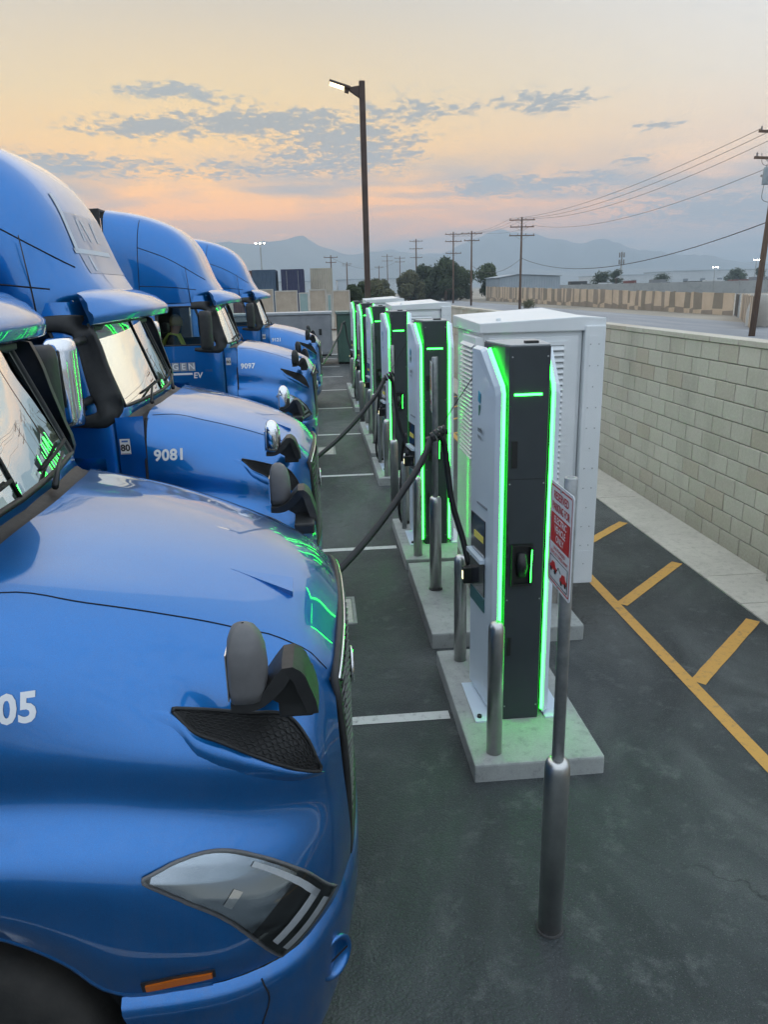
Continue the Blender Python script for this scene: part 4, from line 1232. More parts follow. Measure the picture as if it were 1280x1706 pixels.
# ------------------------------------------------------------------ sign posts
def sign_post(root):
    sl = MB().lathe([(.056, 0), (.056, .86), (.053, .895), (.044, .912), (.030, .918)], 28).build('sleeve', M_STEEL, root, smooth=True)
    MB().lathe([(.055, 0), (.066, .003), (.064, .010), (.056, .012)], 20).build('base_ring', mat('sealant', (.05, .05, .05), .8), sl)
    MB().lathe([(.026, .90), (.026, 2.175), (.024, 2.18), (.018, 2.18), (.018, 2.10)], 20).build('post', M_GALV, root, smooth=True)
    w, h, zc = .145, .215, 1.925
    def rr(w, h, r):
        P = []
        for cx, cz, a0 in ((w - r, h - r, 0), (-w + r, h - r, 90), (-w + r, -h + r, 180), (w - r, -h + r, 270)):
            P += [(cx + r * math.cos(R(a0 + 22.5 * k)), zc + cz + r * math.sin(R(a0 + 22.5 * k))) for k in range(5)]
        return P
    sg = MB().prism(rr(w, h, .016), -.034, -.031, 'x').build('sign_plate', M_SIGNW, root)
    def ring(w, h, r, th, x, m, nm, zo=0.0):
        a = rr(w, h, r); b = rr(w - th, h - th, max(r - th, .002))
        mb = MB(); n = len(a)
        mb.v = [Vector((x, p, q + zo)) for p, q in a] + [Vector((x, p, q + zo)) for p, q in b]
        mb.f = [(k, (k + 1) % n, n + (k + 1) % n, n + k) for k in range(n)]
        mb.build(nm, m, sg)
    ring(w - .010, h - .012, .014, .006, -.0348, M_SIGNR, 'border')
    def bx(y0, y1, z0, z1, m, nm, x=-.0350): MB().add([(x, y0, zc + z0), (x, y1, zc + z0), (x, y1, zc + z1), (x, y0, zc + z1)], [(0, 1, 2, 3)]).build(nm, m, sg)
    bx(-.118, .118, -.035, .090, M_SIGNR, 'red_panel')
    def tx(s, size, z, m, sx=1.0, bold=.0008):
        tm = text_mesh(s, size, 'CENTER', bold)
        for v in tm.vertices: v.co = (-.0356, -v.co.x * sx, zc + z + v.co.y)
        link('lettering', tm, m, sg)
    tx('RESERVED', .047, .165, M_SIGNR, .88)
    tx('PARKING FOR', .047, .118, M_SIGNR, .72)
    tx('ELECTRIC', .040, .066, M_SIGNW, .9); tx('VEHICLE', .040, .028, M_SIGNW, .9); tx('ONLY', .040, -.010, M_SIGNW, .9)
    tx('UNAUTHORIZED', .021, -.054, M_SIGNR, .9, .0003); tx('VEHICLES TOWED AWAY', .021, -.076, M_SIGNR, .9, .0003)
    # tow pictogram
    a = [(-.112, -.188), (.112, -.188), (.112, -.092), (-.112, -.092)]
    P = [Vector((-.0355, p, zc + q)) for p, q in a]; P.append(P[0])
    MB().tube(P, .0012, 4).build('picture_frame', M_INK, sg)
    def car(y, z, s, f):
        prof = [(-.045, -.014), (.045, -.014), (.045, .002), (.030, .006), (.016, .024), (-.018, .024), (-.028, .005), (-.045, .002)]
        ca, sa = math.cos(f), math.sin(f)
        MB().prism([(y + s * (p * ca - q * sa), zc + z + s * (p * sa + q * ca)) for p, q in prof], -.0362, -.0352, 'x').build('car_picture', M_SIGNR, sg)
        for p in (-.026, .026):
            MB().lathe([(.0105 * s, 0), (.0105 * s, .0012), (.004 * s, .0014)], 12, 'x', (-.0372, y + s * (p * ca + .016 * sa), zc + z + s * (p * sa - .016 * ca))).build('wheel_picture', M_INK, sg)
    car(.065, -.135, .95, 0); car(-.065, -.150, .95, -.12)
    MB().tube([(-.0358, .02, zc - .14), (-.0358, .0, zc - .118), (-.0358, -.03, zc - .135)], .0011, 4).build('tow_line', M_INK, sg)
    for z in (.20, -.20):
        MB().lathe([(.006, 0), (.006, .004), (0, .005)], 8, 'x', (-.039, 0, zc + z)).build('rivet', M_GALV, sg)
ps = thing('sign_post', '', 'sign', (.955, 2.785, 0), 0, 'sign posts in steel sleeves')
sign_post(ps)
spots = [(.955, 2.785, 0), (1.01, 6.67, .135), (.965, 10.15, 0), (.99, 13.9, .135), (.93, 17.2, 0)]
for i, p in enumerate(spots):
    o = ps if i == 0 else copy_tree(ps)
    o.location = p
    if i: o.rotation_euler = (0, 0, R([0, -5.5, -4, -3.2, -2.4][i]))
    o['label'] = ['red and white reserved parking sign on a steel sleeved post, nearest', 'sign post with its sign edge-on, in front of the second dispenser', 'sign post standing on asphalt in front of the third dispenser', 'sign post in front of the fourth dispenser, only its top showing', 'farthest sign post in a steel sleeve, before the fifth dispenser'][i]

# ------------------------------------------------------------------ white power cabinets
def cabinet(root):
    body = MB().box(.06, .88, .04, 1.18, .20, 2.42).build('body', M_CABW, root, bevel=.01)
    MB().box(.06, .88, .06, 1.16, .0, .20).build('plinth', M_MORTAR, root)
    for x in (.075, .775):
        MB().box(x, x + .03, .02, .06, .0, .26).build('leg', M_CABW, root)
    # roof
    MB().add([(.02, .0, 2.40), (1.06, .0, 2.40), (1.06, 1.24, 2.40), (.02, 1.24, 2.40), (.02, .0, 2.478), (.88, .0, 2.512), (1.06, .0, 2.498), (1.06, 1.24, 2.498), (.88, 1.24, 2.552), (.02, 1.24, 2.508)],
             [(0, 3, 2, 1), (0, 1, 6, 5, 4), (1, 2, 7, 6), (2, 3, 9, 8, 7), (3, 0, 4, 9), (4, 5, 8, 9), (5, 6, 7, 8)]).build('roof', M_CABW, root, bevel=.008)
    # deep louvred box on the truck side
    lb = MB().box(-.01, .055, .02, .58, 1.33, 2.37).build('side_louvre_box', M_CABW, root, bevel=.006)
    lv = MB().add([(0, 0, 0), (-.028, 0, -.022), (-.028, 0, -.028), (0, 0, -.014), (0, .50, 0), (-.028, .50, -.022), (-.028, .50, -.028), (0, .50, -.014)], [(0, 1, 2, 3), (7, 6, 5, 4), (0, 4, 5, 1), (1, 5, 6, 2), (2, 6, 7, 3), (3, 7, 4, 0)]).mesh()
    lv.materials.append(M_CABW)
    for k in range(26):
        o = bpy.data.objects.new('louvre', lv); COL.objects.link(o); o.parent = lb
        o.location = (-.010, .05, 1.39 + k * .037)
    door = MB().box(.10, .845, .018, .040, .30, 2.36).build('front_door', M_CABW, root, bevel=.006)
    bz = MB()
    for a in ((.22, .75, 1.10, 1.13), (.22, .75, 2.29, 2.32), (.22, .25, 1.13, 2.29), (.72, .75, 1.13, 2.29)): bz.box(a[0], a[1], .006, .018, a[2], a[3])
    bz.build('louvre_frame', M_CABW, door)
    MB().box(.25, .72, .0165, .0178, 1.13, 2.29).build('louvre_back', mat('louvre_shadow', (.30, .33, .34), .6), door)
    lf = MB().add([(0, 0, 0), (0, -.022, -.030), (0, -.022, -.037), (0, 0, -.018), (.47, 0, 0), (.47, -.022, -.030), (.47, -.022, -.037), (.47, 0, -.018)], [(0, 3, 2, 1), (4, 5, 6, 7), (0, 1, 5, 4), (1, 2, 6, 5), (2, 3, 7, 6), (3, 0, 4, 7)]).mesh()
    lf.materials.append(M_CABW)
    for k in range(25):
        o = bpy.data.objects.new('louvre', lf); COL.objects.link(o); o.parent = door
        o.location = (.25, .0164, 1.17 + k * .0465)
    # riveted duct cover on the wall side
    du = MB().box(.885, 1.055, -.02, 1.15, .215, 2.44).build('duct_cover', M_CABW, root, bevel=.01)
    rv = MB().lathe([(.0055, 0), (.0050, .003), (0, .0045)], 8, 'y').mesh(smooth=True); rv.materials.append(M_GALV)
    for k in range(12):
        for x in ((.93, 1.0) if k % 3 else (.965,)):
            o = bpy.data.objects.new('rivet', rv); COL.objects.link(o); o.parent = du
            o.location = (x, -.0245, .40 + k * .172); 
    MB().box(.91, 1.02, -.0225, -.018, .30, .52).build('duct_panel', M_CABW, du); MB().box(.915, 1.015, -.0225, -.018, 1.42, 2.36).build('duct_panel', M_CABW, du)
    MB().lathe([(.02, 0), (.02, .02), (.012, .026)], 12).build('roof_stud', M_CABW, root, loc=(.20, .12, 2.486))
pc = thing('power_cabinet', '', 'power cabinet', (1.27, 6.12, .135), 0, 'white power cabinets behind the dispensers')
cabinet(pc)
for i, y in enumerate(CY):
    o = pc if i == 0 else copy_tree(pc)
    o.location = (1.27, y + .42, .135)
    o['label'] = ['large white louvred power cabinet behind the nearest dispenser', 'white power cabinet between the third and fourth dispensers, louvred front', 'farthest white power cabinet, only its roof showing'][i]

# ------------------------------------------------------------------ charging cables
def cable(i, endp, full=True):
    y = DY[i]
    t = thing('charging_cable', '', 'cable', (.99, y + .6, .9), 0, 'thick black charging cables')
    o = Vector((.99, y + .6, .9))
    cl = Vector((.775, y + .70, 1.93))
    a = [Vector((.985, y + .56, 1.02)), Vector((.955, y + .62, 1.18)), Vector((.885, y + .68, 1.45)), Vector((.855, y + .71, 1.70)), Vector((.835, y + .715, 1.86)), cl + Vector((.03, 0, .005))]
    e = Vector(endp)
    b = [cl + Vector((-.03, 0, -.02))] + [cl.lerp(e, k / 8) - Vector((0, 0, .10 * math.sin(math.pi * k / 8))) + Vector((0, 0, -.03)) for k in range(1, 8)] + [e]
    MB().tube([p - o for p in spline(a, 30)], .022, 10).build('hose', M_CABLE, t, smooth=True)
    MB().tube([p - o for p in spline(b, 40)], .024, 10).build('hose', M_CABLE, t, smooth=True)
    cm = MB()
    for k in range(5):
        p = cl + Vector((-.055 + .027 * k, 0, -.038 + .019 * k - (.012 if k in (0, 4) else 0)))
        cm.tube([p - o, p + Vector((.020, 0, .010)) - o], .036, 10)
    cm.build('clamp', M_CABLE, t, smooth=False)
    MB().tube([cl + Vector((.02, 0, .03)) - o, cl + Vector((.045, 0, .055)) - o], .012, 8).build('clamp_screw', M_STEEL, t)
    MB().tube([cl + Vector((.03, 0, .05)) - o, Vector((1.06, y + .46, 2.46)) - o], .003, 5).build('tether_wire', M_WIRE, t)
    MB().tube([e - o + Vector((.05, 0, .06)), e - o, e - o + Vector((-.06, -.02, -.04))], [.028, .036, .03], 10).build('plug', M_CABLE, t, smooth=True)
    return t
cable(0, (-.16, 4.36, 1.08))['label'] = 'black charging cable slung from the nearest dispenser to the nearest truck'
cable(1, (-.25, 7.86, 1.12))['label'] = 'black charging cable slung from the second dispenser to the truck numbered 9081'
cable(5, (.0, 20.6, .92))['label'] = 'farthest black charging cable, running to the truck numbered 9121'
# idle cables hanging in loops beside the dispensers
for i, lab in ((1, 'idle black cable hanging beside the second dispenser'), (2, 'idle black cable hanging beside the third dispenser'), (4, 'idle black cable hanging beside the fifth dispenser')):
    y = DY[i]
    t = thing('idle_cable', lab, 'cable', (.99, y + .6, .12), 0, 'idle charging cables')
    P = spline([(.0, -.02, .95), (-.03, .05, 1.15), (-.055, .10, .95), (-.08, .14, .45), (-.10, .16, .18), (-.06, .18, .03), (.02, .2, .02)], 30)
    MB().tube(P, .018, 10).build('hose', M_CABLE, t, smooth=True)
    MB().tube([(.03, .01, .98), (-.01, -.02, .94), (-.02, -.03, .88)], [.03, .034, .026], 10).build('plug', M_CABLE, t, smooth=True)
    sp_ = MB().lathe([(.030, 0), (.030, .80), (.026, .82), (0, .825)], 16).build('holder_post', M_GALV, t, smooth=True, loc=(-.055, .03, 0))

# ------------------------------------------------------------------ lot light
def lot_light():
    t = thing('lot_light', 'tall brown lamp post with a lit lamp head, behind the dispensers', 'lamp post', (1.60, 24.3, 0))
    MB().box(-.085, .085, -.085, .085, 0, 8.62).build('pole', M_BROWN, t, bevel=.012)
    MB().box(-.16, .16, -.16, .16, 0, .03).build('base_plate', M_BROWN, t)
    MB().add([(-.085, -.05, 8.50), (-.085, .05, 8.50), (-.085, .05, 8.18), (-.085, -.05, 8.18), (-.36, -.05, 8.46), (-.36, .05, 8.46), (-.36, .05, 8.36), (-.36, -.05, 8.36)], [(0, 1, 5, 4), (1, 2, 6, 5), (2, 3, 7, 6), (3, 0, 4, 7), (4, 5, 6, 7), (3, 2, 1, 0)]).build('arm', M_BROWN, t, bevel=.01)
    h = MB().box(-.60, .02, -.17, .17, -.02, .05).build('lamp_head', M_BROWN, t, bevel=.015, loc=(-.36, 0, 8.42), rot=(0, R(17), 0))
    MB().box(-.58, -.16, -.16, .16, -.045, -.021).build('lamp', M_LAMP, h)
    MB().box(-.12, -.0, -.08, .08, -.12, -.02).build('driver_box', M_BROWN, h, bevel=.01)
lot_light()

# ------------------------------------------------------------------ driver in the third truck
def driver():
    bx, by = -.08, 13.4
    base = Vector((bx - 2.33, by - .56, 1.70))
    J = {'pel': (0, 0, .08), 'bel': (.02, 0, .24), 'che': (.06, 0, .42), 'nek': (.09, 0, .56), 'hd0': (.12, 0, .66), 'hd1': (.14, 0, .78),
         'shr': (.07, -.19, .50), 'elr': (.16, -.24, .26), 'hnr': (.40, -.14, .30), 'shl': (.07, .19, .50), 'ell': (.18, .23, .28), 'hnl': (.42, .16, .32),
         'hpr': (.05, -.11, .06), 'knr': (.46, -.13, .10), 'anr': (.52, -.13, -.34), 'ftr': (.66, -.13, -.38), 'hpl': (.05, .11, .06), 'knl': (.46, .13, .10), 'anl': (.52, .13, -.34), 'ftl': (.66, .13, -.38)}
    rad = {'pel': .15, 'bel': .14, 'che': .16, 'nek': .06, 'hd0': .085, 'hd1': .10, 'shr': .075, 'elr': .05, 'hnr': .035, 'shl': .075, 'ell': .05, 'hnl': .035, 'hpr': .095, 'knr': .07, 'anr': .05, 'ftr': .045, 'hpl': .095, 'knl': .07, 'anl': .05, 'ftl': .045}
    E_ = [('pel', 'bel'), ('bel', 'che'), ('che', 'nek'), ('nek', 'hd0'), ('hd0', 'hd1'), ('che', 'shr'), ('shr', 'elr'), ('elr', 'hnr'), ('che', 'shl'), ('shl', 'ell'), ('ell', 'hnl'), ('pel', 'hpr'), ('hpr', 'knr'), ('knr', 'anr'), ('anr', 'ftr'), ('pel', 'hpl'), ('hpl', 'knl'), ('knl', 'anl'), ('anl', 'ftl')]
    keys = list(J)
    me = bpy.data.meshes.new('person')
    me.from_pydata([J[k] for k in keys], [(keys.index(a), keys.index(b)) for a, b in E_], [])
    o = bpy.data.objects.new('person', me); COL.objects.link(o)
    sk = o.modifiers.new('skin', 'SKIN')
    for k, d in zip(keys, me.skin_vertices[0].data): d.radius = (rad[k], rad[k]); d.use_root = (k == 'pel')
    ss = o.modifiers.new('sub', 'SUBSURF'); ss.levels = 2; ss.render_levels = 2
    bpy.context.view_layer.update()
    m2 = bpy.data.meshes.new_from_object(o.evaluated_get(bpy.context.evaluated_depsgraph_get()))
    bpy.data.objects.remove(o)
    # fingers
    bm = bmesh.new(); bm.from_mesh(m2); bm.to_mesh(m2); bm.free()
    def bld(t, b):
        P = objc(t); s = t.node('ShaderNodeSeparateXYZ'); t.l.new(P, s.inputs[0])
        arm = t.math('MULTIPLY', t.math('GREATER_THAN', s.outputs[0], .165), t.math('GREATER_THAN', s.outputs[2], .20))
        head = t.math('GREATER_THAN', s.outputs[2], .575)
        skin = t.math('MAXIMUM', arm, head)
        t.l.new(t.mix(skin, (.02, .021, .024), (.36, .19, .12)), b.inputs['Base Color'])
        b.inputs['Roughness'].default_value = .7
    pm = mat('person_surface', build=bld)
    for p in m2.polygons: p.use_smooth = True
    m2.materials.clear()
    po = link('person', m2, pm, None, base)
    tag(po, 'seated person in a dark shirt and yellow-green vest at the truck window', 'person')
    MB().lathe([(.103, .70), (.106, .76), (.09, .83), (.05, .872), (0, .882)], 16, 'z', (.135, 0, 0)).build('cap', mat('cap_tan', (.40, .31, .14), .8), po, smooth=True)
    v = MB()
    for s in (-1, 1):
        v.tube([(.20, s * .09, .24), (.225, s * .09, .40), (.16, s * .10, .56), (.02, s * .11, .58), (-.09, s * .10, .45), (-.11, s * .09, .24)], .022, 6)
    v.build('vest_straps', mat('vest_lime', (.45, .55, .10), .7), po, smooth=True)
    MB().tube([(.10 + .145 * math.cos(a) - .06, .175 * math.sin(a), .20) for a in [2 * math.pi * k / 20 for k in range(21)]], .03, 6, cap=False).build('vest_band', mat('vest_lime', (.45, .55, .10), .7), po, smooth=True)
    for s in (-1, 1):
        for k in range(4):
            MB().tube([(.40, s * .15 + (k - 1.5) * .018 * 1, .315), (.435, s * .15 + (k - 1.5) * .018, .325), (.455, s * .15 + (k - 1.5) * .018, .305)], [.010, .009, .007], 6).build('finger', mat('skin_tone', (.36, .19, .12), .6), po, smooth=True)
        MB().tube([(.385, s * .12, .31), (.41, s * .10, .325), (.43, s * .098, .318)], [.011, .010, .008], 6).build('thumb', mat('skin_tone', (.36, .19, .12), .6), po, smooth=True)
driver()

# ------------------------------------------------------------------ end of the lot
def corrug(mb, x0, x1, y, z0, z1, n, d, face=-1):
    """corrugated sheet facing -Y"""
    pts = []
    for k in range(n):
        a = lerp(x0, x1, k / n); w = (x1 - x0) / n
        pts += [(a, 0), (a + w * .3, 0), (a + w * .45, d), (a + w * .85, d)]
    pts.append((x1, 0))
    mb.grid([[Vector((a, y + b, z0)) for a, b in pts], [Vector((a, y + b, z1)) for a, b in pts]])
    return mb
def container(x0, x1, y0, y1, z0, h, m, label, cat='container', group=None, doors=False):
    t = thing('shipping_container', label, cat, ((x0 + x1) / 2, (y0 + y1) / 2, z0), 0, group)
    w, d = (x1 - x0) / 2, (y1 - y0) / 2
    f = MB()
    for sx in (-1, 1):
        for sy in (-1, 1):
            a = (w - .09) if sx > 0 else -w; b = (d - .09) if sy > 0 else -d
            f.box(a, a + .09, b, b + .09, 0, h)
    for z in (0, h - .1):
        f.box(-w + .09, w - .09, -d, -d + .07, z, z + .1); f.box(-w, -w + .07, -d + .09, d - .09, z, z + .1); f.box(w - .07, w, -d + .09, d - .09, z, z + .1)
    f.build('frame', m, t)
    corrug(MB(), -w + .09, w - .09, -d + .015, .1, h - .1, max(4, int((x1 - x0) / .28)), .035).build('end_wall', m, t)
    s = MB()
    for sx in (-1, 1):
        pts = []
        n = int((y1 - y0) / .28)
        for k in range(n):
            a = lerp(-d + .09, d - .09, k / n); ww = (2 * d - .18) / n
            pts += [(a, 0), (a + ww * .3, 0), (a + ww * .45, .035), (a + ww * .85, .035)]
        pts.append((d - .09, 0))
        s.grid([[Vector((sx * (w - .015 - b), a, .1)) for a, b in pts], [Vector((sx * (w - .015 - b), a, h - .1)) for a, b in pts]])
    s.build('side_wall', m, t)
    MB().box(-w, w, -d, d, h, h + .02).build('roof', m, t)
    if doors:
        for x in (-.25, .25):
            MB().tube([(x * w * 2, -d - .015, .15), (x * w * 2, -d - .015, h - .15)], .02, 6).build('lock_rod', M_GALV, t)
    return t
def box_trailer():
    t = thing('box_trailer', 'long grey low box trailer parked across the end of the lot', 'trailer', (-2.9, 31.6, 0))
    g = varied('trailer_grey', (.20, .215, .235), (.26, .275, .295), 2, (.4, .55))
    MB().box(-3.4, 3.45, -.65, .85, .42, 1.98).build('body', g, t, bevel=.03)
    for k in range(7):
        MB().box(-3.35 + k * .97, -2.40 + k * .97, -.668, -.651, .50, 1.90).build('side_panel', g, t, bevel=.004)
    MB().box(-3.45, 3.50, -.70, .90, 1.985, 2.07).build('roof_lip', varied('trailer_lip', (.33, .36, .39), (.40, .43, .46), 2, (.4, .5)), t, bevel=.01)
    MB().box(3.452, 3.468, -.62, .82, .48, 1.92).build('rear_door', g, t, bevel=.004)
    MB().box(2.95, 3.06, -.685, -.669, 1.18, 1.42).build('vent', M_SLOT, t)
    for x in (-1.0, .1):
        w = MB().lathe([(.2, -.12), (.36, -.12), (.38, -.08), (.38, .08), (.36, .12), (.2, .12)], 24, 'y', (x, -.50, .38)).build('wheel', M_RUB, t, auto=.6)
        MB().lathe([(.2, -.10), (.19, -.12), (.06, -.09), (0, -.09)], 16, 'y', (x, -.50, .38)).build('rim', M_ALU, w)
    MB().box(-3.4, 3.4, -.5, .7, .34, .415).build('chassis', M_BLACK, t)
    for x in (-3.0, 3.0):
        MB().box(x - .06, x + .06, -.3, -.2, 0, .34).build('leg', M_BLACK, t)
box_trailer()
GREENP = varied('green_paint', (.035, .085, .065), (.05, .11, .085), 2, (.45, .6))
def green_bin():
    t = thing('green_container', 'dark green steel storage bin past the last dispenser', 'storage bin', (1.9, 32.0, 0))
    MB().box(-1.1, 1.3, -.9, .9, .08, 1.95).build('body', GREENP, t, bevel=.02)
    for x in (-1.05, -.5, .1, .7, 1.2): MB().box(x - .05, x + .05, -.95, -.901, .1, 1.9).build('rib', GREENP, t, bevel=.006)
    MB().box(-1.15, 1.35, -.97, .95, 1.955, 2.05).build('lid', varied('green_lid', (.10, .16, .15), (.13, .19, .18), 2, (.45, .6)), t, bevel=.01)
    for x in (-1.0, 1.1): MB().box(x - .1, x + .1, -.8, .8, 0, .08).build('skid', M_BLACK, t)
green_bin()
MB_k = tag(MB().box(-9, 3.0, 34.4, 34.75, -.02, .13).build('kerb', M_PAD, bevel=.015), kind='structure')

TAN = varied('crate_tan', (.36, .30, .23), (.45, .38, .30), 1.5, (.7, .85))
TANL = varied('crate_frame', (.44, .42, .38), (.52, .50, .45), 1.5, (.6, .8))
TEAL = varied('crate_teal', (.22, .33, .32), (.30, .40, .39), 1.5, (.5, .7))
def crate(x0, x1, y, h, m, label):
    t = thing('wrapped_crate', label, 'crate', ((x0 + x1) / 2, y, 0), 0, 'crates stacked beyond the trailer')
    w = (x1 - x0) / 2
    MB().box(-w + .05, w - .05, .0, 1.1, .15, h - .06).build('load', m, t, bevel=.03)
    fr = MB()
    for x in (-w, w - .07): fr.box(x, x + .07, -.03, .04, .12, h)
    fr.box(-w + .07, w - .07, -.03, .04, h - .08, h); fr.box(-w + .07, w - .07, -.03, .04, .12, .22)
    fr.build('frame', TANL, t)
    MB().box(-w, w, -.02, 1.12, 0, .115).build('pallet', M_WOOD, t)
for i, (a, b, h, m, l) in enumerate([(-4.6, -3.1, 3.05, TAN, 'tall tan wrapped crate half hidden by the farthest truck mirror'), (-3.0, -1.35, 2.92, TAN, 'wide tan wrapped crate, second from the left beyond the trailer'), (-1.25, -.55, 2.75, TEAL, 'narrow pale teal crate between two tan crates'), (-.5, .75, 2.95, TAN, 'tan wrapped crate in the middle of the row beyond the trailer'), (.8, 1.15, 2.6, TEAL, 'slim pale teal crate with upright bars'), (1.2, 2.5, 2.85, TAN, 'rightmost tan wrapped crate beyond the trailer')]):
    crate(a, b, 58, h, m, l)
CB = varied('container_blue', (.035, .07, .12), (.05, .09, .145), 1, (.5, .7))
CN = varied('container_navy', (.018, .024, .07), (.03, .036, .09), 1, (.5, .7))
CT = varied('container_beige', (.38, .35, .28), (.46, .42, .34), 1, (.5, .7))
CR = varied('container_rust', (.12, .05, .04), (.17, .08, .06), 1, (.6, .8))
gC = 'containers stacked behind the crates'
for (a, b, y, m, c, d) in ((-9.4, -7.0, 90, CR, 'rust red', True), (-6.9, -4.35, 88, CB, 'steel blue', False), (-3.75, -1.25, 88, CN, 'navy blue', True), (-.55, 2.0, 92, CT, 'beige', False)):
    container(a, b, y, y + 6.0, 0, 2.55, m, f'{c} shipping container on the ground, under its twin', 'container', gC)
    container(a, b, y, y + 6.0, 2.6, 2.55 if m is not CT else 2.7, m, f'{c} shipping container on top of its stack beyond the trucks', 'container', gC, d)

# ------------------------------------------------------------------ poles and wires
def utility_pole(x, y, h, arms, label, lean=0.0, rad=.16, detail=True, transf=False, ang=0.0):
    t = thing('utility_pole', label, 'utility pole', (x, y, 0), R(ang), 'wooden utility poles along the street')
    if lean: t.rotation_euler = (0, lean, R(ang))
    MB().tube([(0, 0, -.3), (0, 0, h * .5), (0, 0, h)], [rad, rad * .85, rad * .65], 12).build('pole', M_WOOD, t, smooth=True)
    for z, w in arms:
        a = MB().box(-w, w, -.14 - .05, -.14 + .05, z - .06, z + .06).build('crossarm', M_WOOD, t)
        for k in range(4 if detail else 2):
            px = lerp(-w + .12, w - .12, k / (3 if detail else 1))
            if abs(px) < .12: continue
            MB().lathe([(.03, 0), (.05, .05), (.035, .09), (.05, .13), (.02, .18)], 8).build('insulator', M_INSUL, a, loc=(px, -.14, z + .06))
        if detail:
            for s in (-1, 1): MB().tube([(s * w * .55, -.14, z - .05), (0, -.14, z - .55)], .02, 5).build('brace', M_GALV, a)
    if transf:
        for k, xx in enumerate((-.62, .15)):
            b = MB().lathe([(.0, -.42), (.19, -.42), (.20, -.40), (.20, .32), (.17, .38), (.0, .40)], 18).build('transformer', M_TRANSF, t, smooth=True, loc=(xx, -.32, h - 2.25))
            for s in (-.07, .07): MB().lathe([(.03, 0), (.022, .05), (.03, .08), (.018, .12), (.012, .16)], 8).build('bushing', M_INSUL, b, loc=(s, 0, .38))
        MB().box(-.85, .4, -.22, -.12, h - 2.3, h - 2.2).build('transformer_bracket', M_GALV, t)
        MB().tube(spline([(-.95, -.14, h - 1.2), (-.80, -.2, h - 1.75), (-.66, -.3, h - 1.8)], 10), .012, 5).build('jumper', M_WIRE, t)
        MB().tube(spline([(-.70, -.3, h - 2.7), (-.62, -.2, h - 3.35), (-.1, -.1, h - 3.5)], 12), .012, 5).build('jumper', M_WIRE, t)
    return t
utility_pole(23.1, 39.6, 10.1, [(9.88, 1.25), (8.68, 1.3)], 'near leaning utility pole at the right edge with grey transformers', R(2.2), .17, True, True)
utility_pole(25.67, 97.5, 10.9, [(10.55, 1.6), (9.75, 1.5), (8.75, 1.6)], 'utility pole with three crossarms standing before the striped wall')
utility_pole(24.2, 121.5, 11.0, [(10.6, 1.6), (9.6, 1.2)], 'utility pole with a wide top arm, right of the tree clump')
utility_pole(24.8, 141, 12.2, [(11.8, 1.5), (10.6, 1.5), (8.6, 1.4)], 'utility pole in front of the tall dark tree')
utility_pole(24.4, 190, 14.0, [(13.5, 1.6), (11.8, 1.6), (9.8, 1.5)], 'tall utility pole at the left end of the tree clump', 0, .2)
utility_pole(24.2, 225, 11.5, [(11.0, 1.5), (10.0, 1.4)], 'small distant utility pole left of the tree clump', 0, .17, False)
utility_pole(25.2, 275, 14.2, [(13.5, 1.9), (12.0, 1.9)], 'distant utility pole just right of the lamp post', 0, .2, False)
utility_pole(3.1, 150, 9.1, [(8.7, 1.3), (7.8, 1.0)], 'utility pole beyond the beige container', 0, .16, False)
utility_pole(8.5, 210, 9.8, [(9.3, 1.2)], 'thin utility pole left of the lamp post', 0, .16, False)
utility_pole(19.4, 240, 9.5, [(9.1, 1.3)], 'short distant utility pole right of the lamp post', 0, .16, False)
utility_pole(12.0, 300, 12, [(11.4, 1.6)], 'faint far utility pole left of the lamp post', 0, .2, False)
def wire(a, b, sag, r, label, grp):
    a, b = Vector(a), Vector(b); n = 28
    o = MB().tube([a.lerp(b, k / n) - Vector((0, 0, sag * 4 * (k / n) * (1 - k / n))) for k in range(n + 1)], r, 5).build('power_line', M_WIRE, smooth=True)
    return tag(o, label, 'power line', grp)
gW = 'overhead power lines'
for k, (dx, z) in enumerate(((-1.15, 10.05), (-.4, 10.05), (.35, 9.95), (1.1, 8.9))):
    wire((23.5 + dx, 39.4, z), (25.67 + dx * 1.3, 97.3, 10.75 if k < 3 else 9.9), .9 + .15 * k, .014, ['topmost thin power line from the right edge pole', 'second thin power line from the top at right', 'third thin power line from the top at right', 'lowest of the four thin power lines at right'][k], gW)
    wire((25.67 + dx * 1.3, 97.3, 10.75 if k < 3 else 9.9), (24.2 + dx * 1.2, 121.4, 10.8), .5, .012, f'thin power line between the two poles right of the trees, {["first", "second", "third", "fourth"][k]}', gW)
    wire((24.2 + dx * 1.2, 121.4, 10.8), (24.8 + dx, 140.9, 11.9), .5, .012, f'thin power line over the tree clump, {["first", "second", "third", "fourth"][k]} of four', gW)
wire((23.35, 39.4, 5.75), (25.67, 97.3, 6.1), 1.75, .026, 'thick black cable sagging from the right edge pole', gW)
wire((25.67, 97.3, 6.1), (24.2, 121.4, 6.0), 1.4, .022, 'thick black cable sagging behind the street pole toward the trees', gW)
wire((3.1, 150, 8.7), (24.2, 225, 10.8), 2.4, .02, 'faint power line above the low distant roofs', gW)
wire((23.5, 39.4, 10.05), (22.0, -20, 10.3), 1.0, .014, 'power line running off the right edge of the picture', gW)

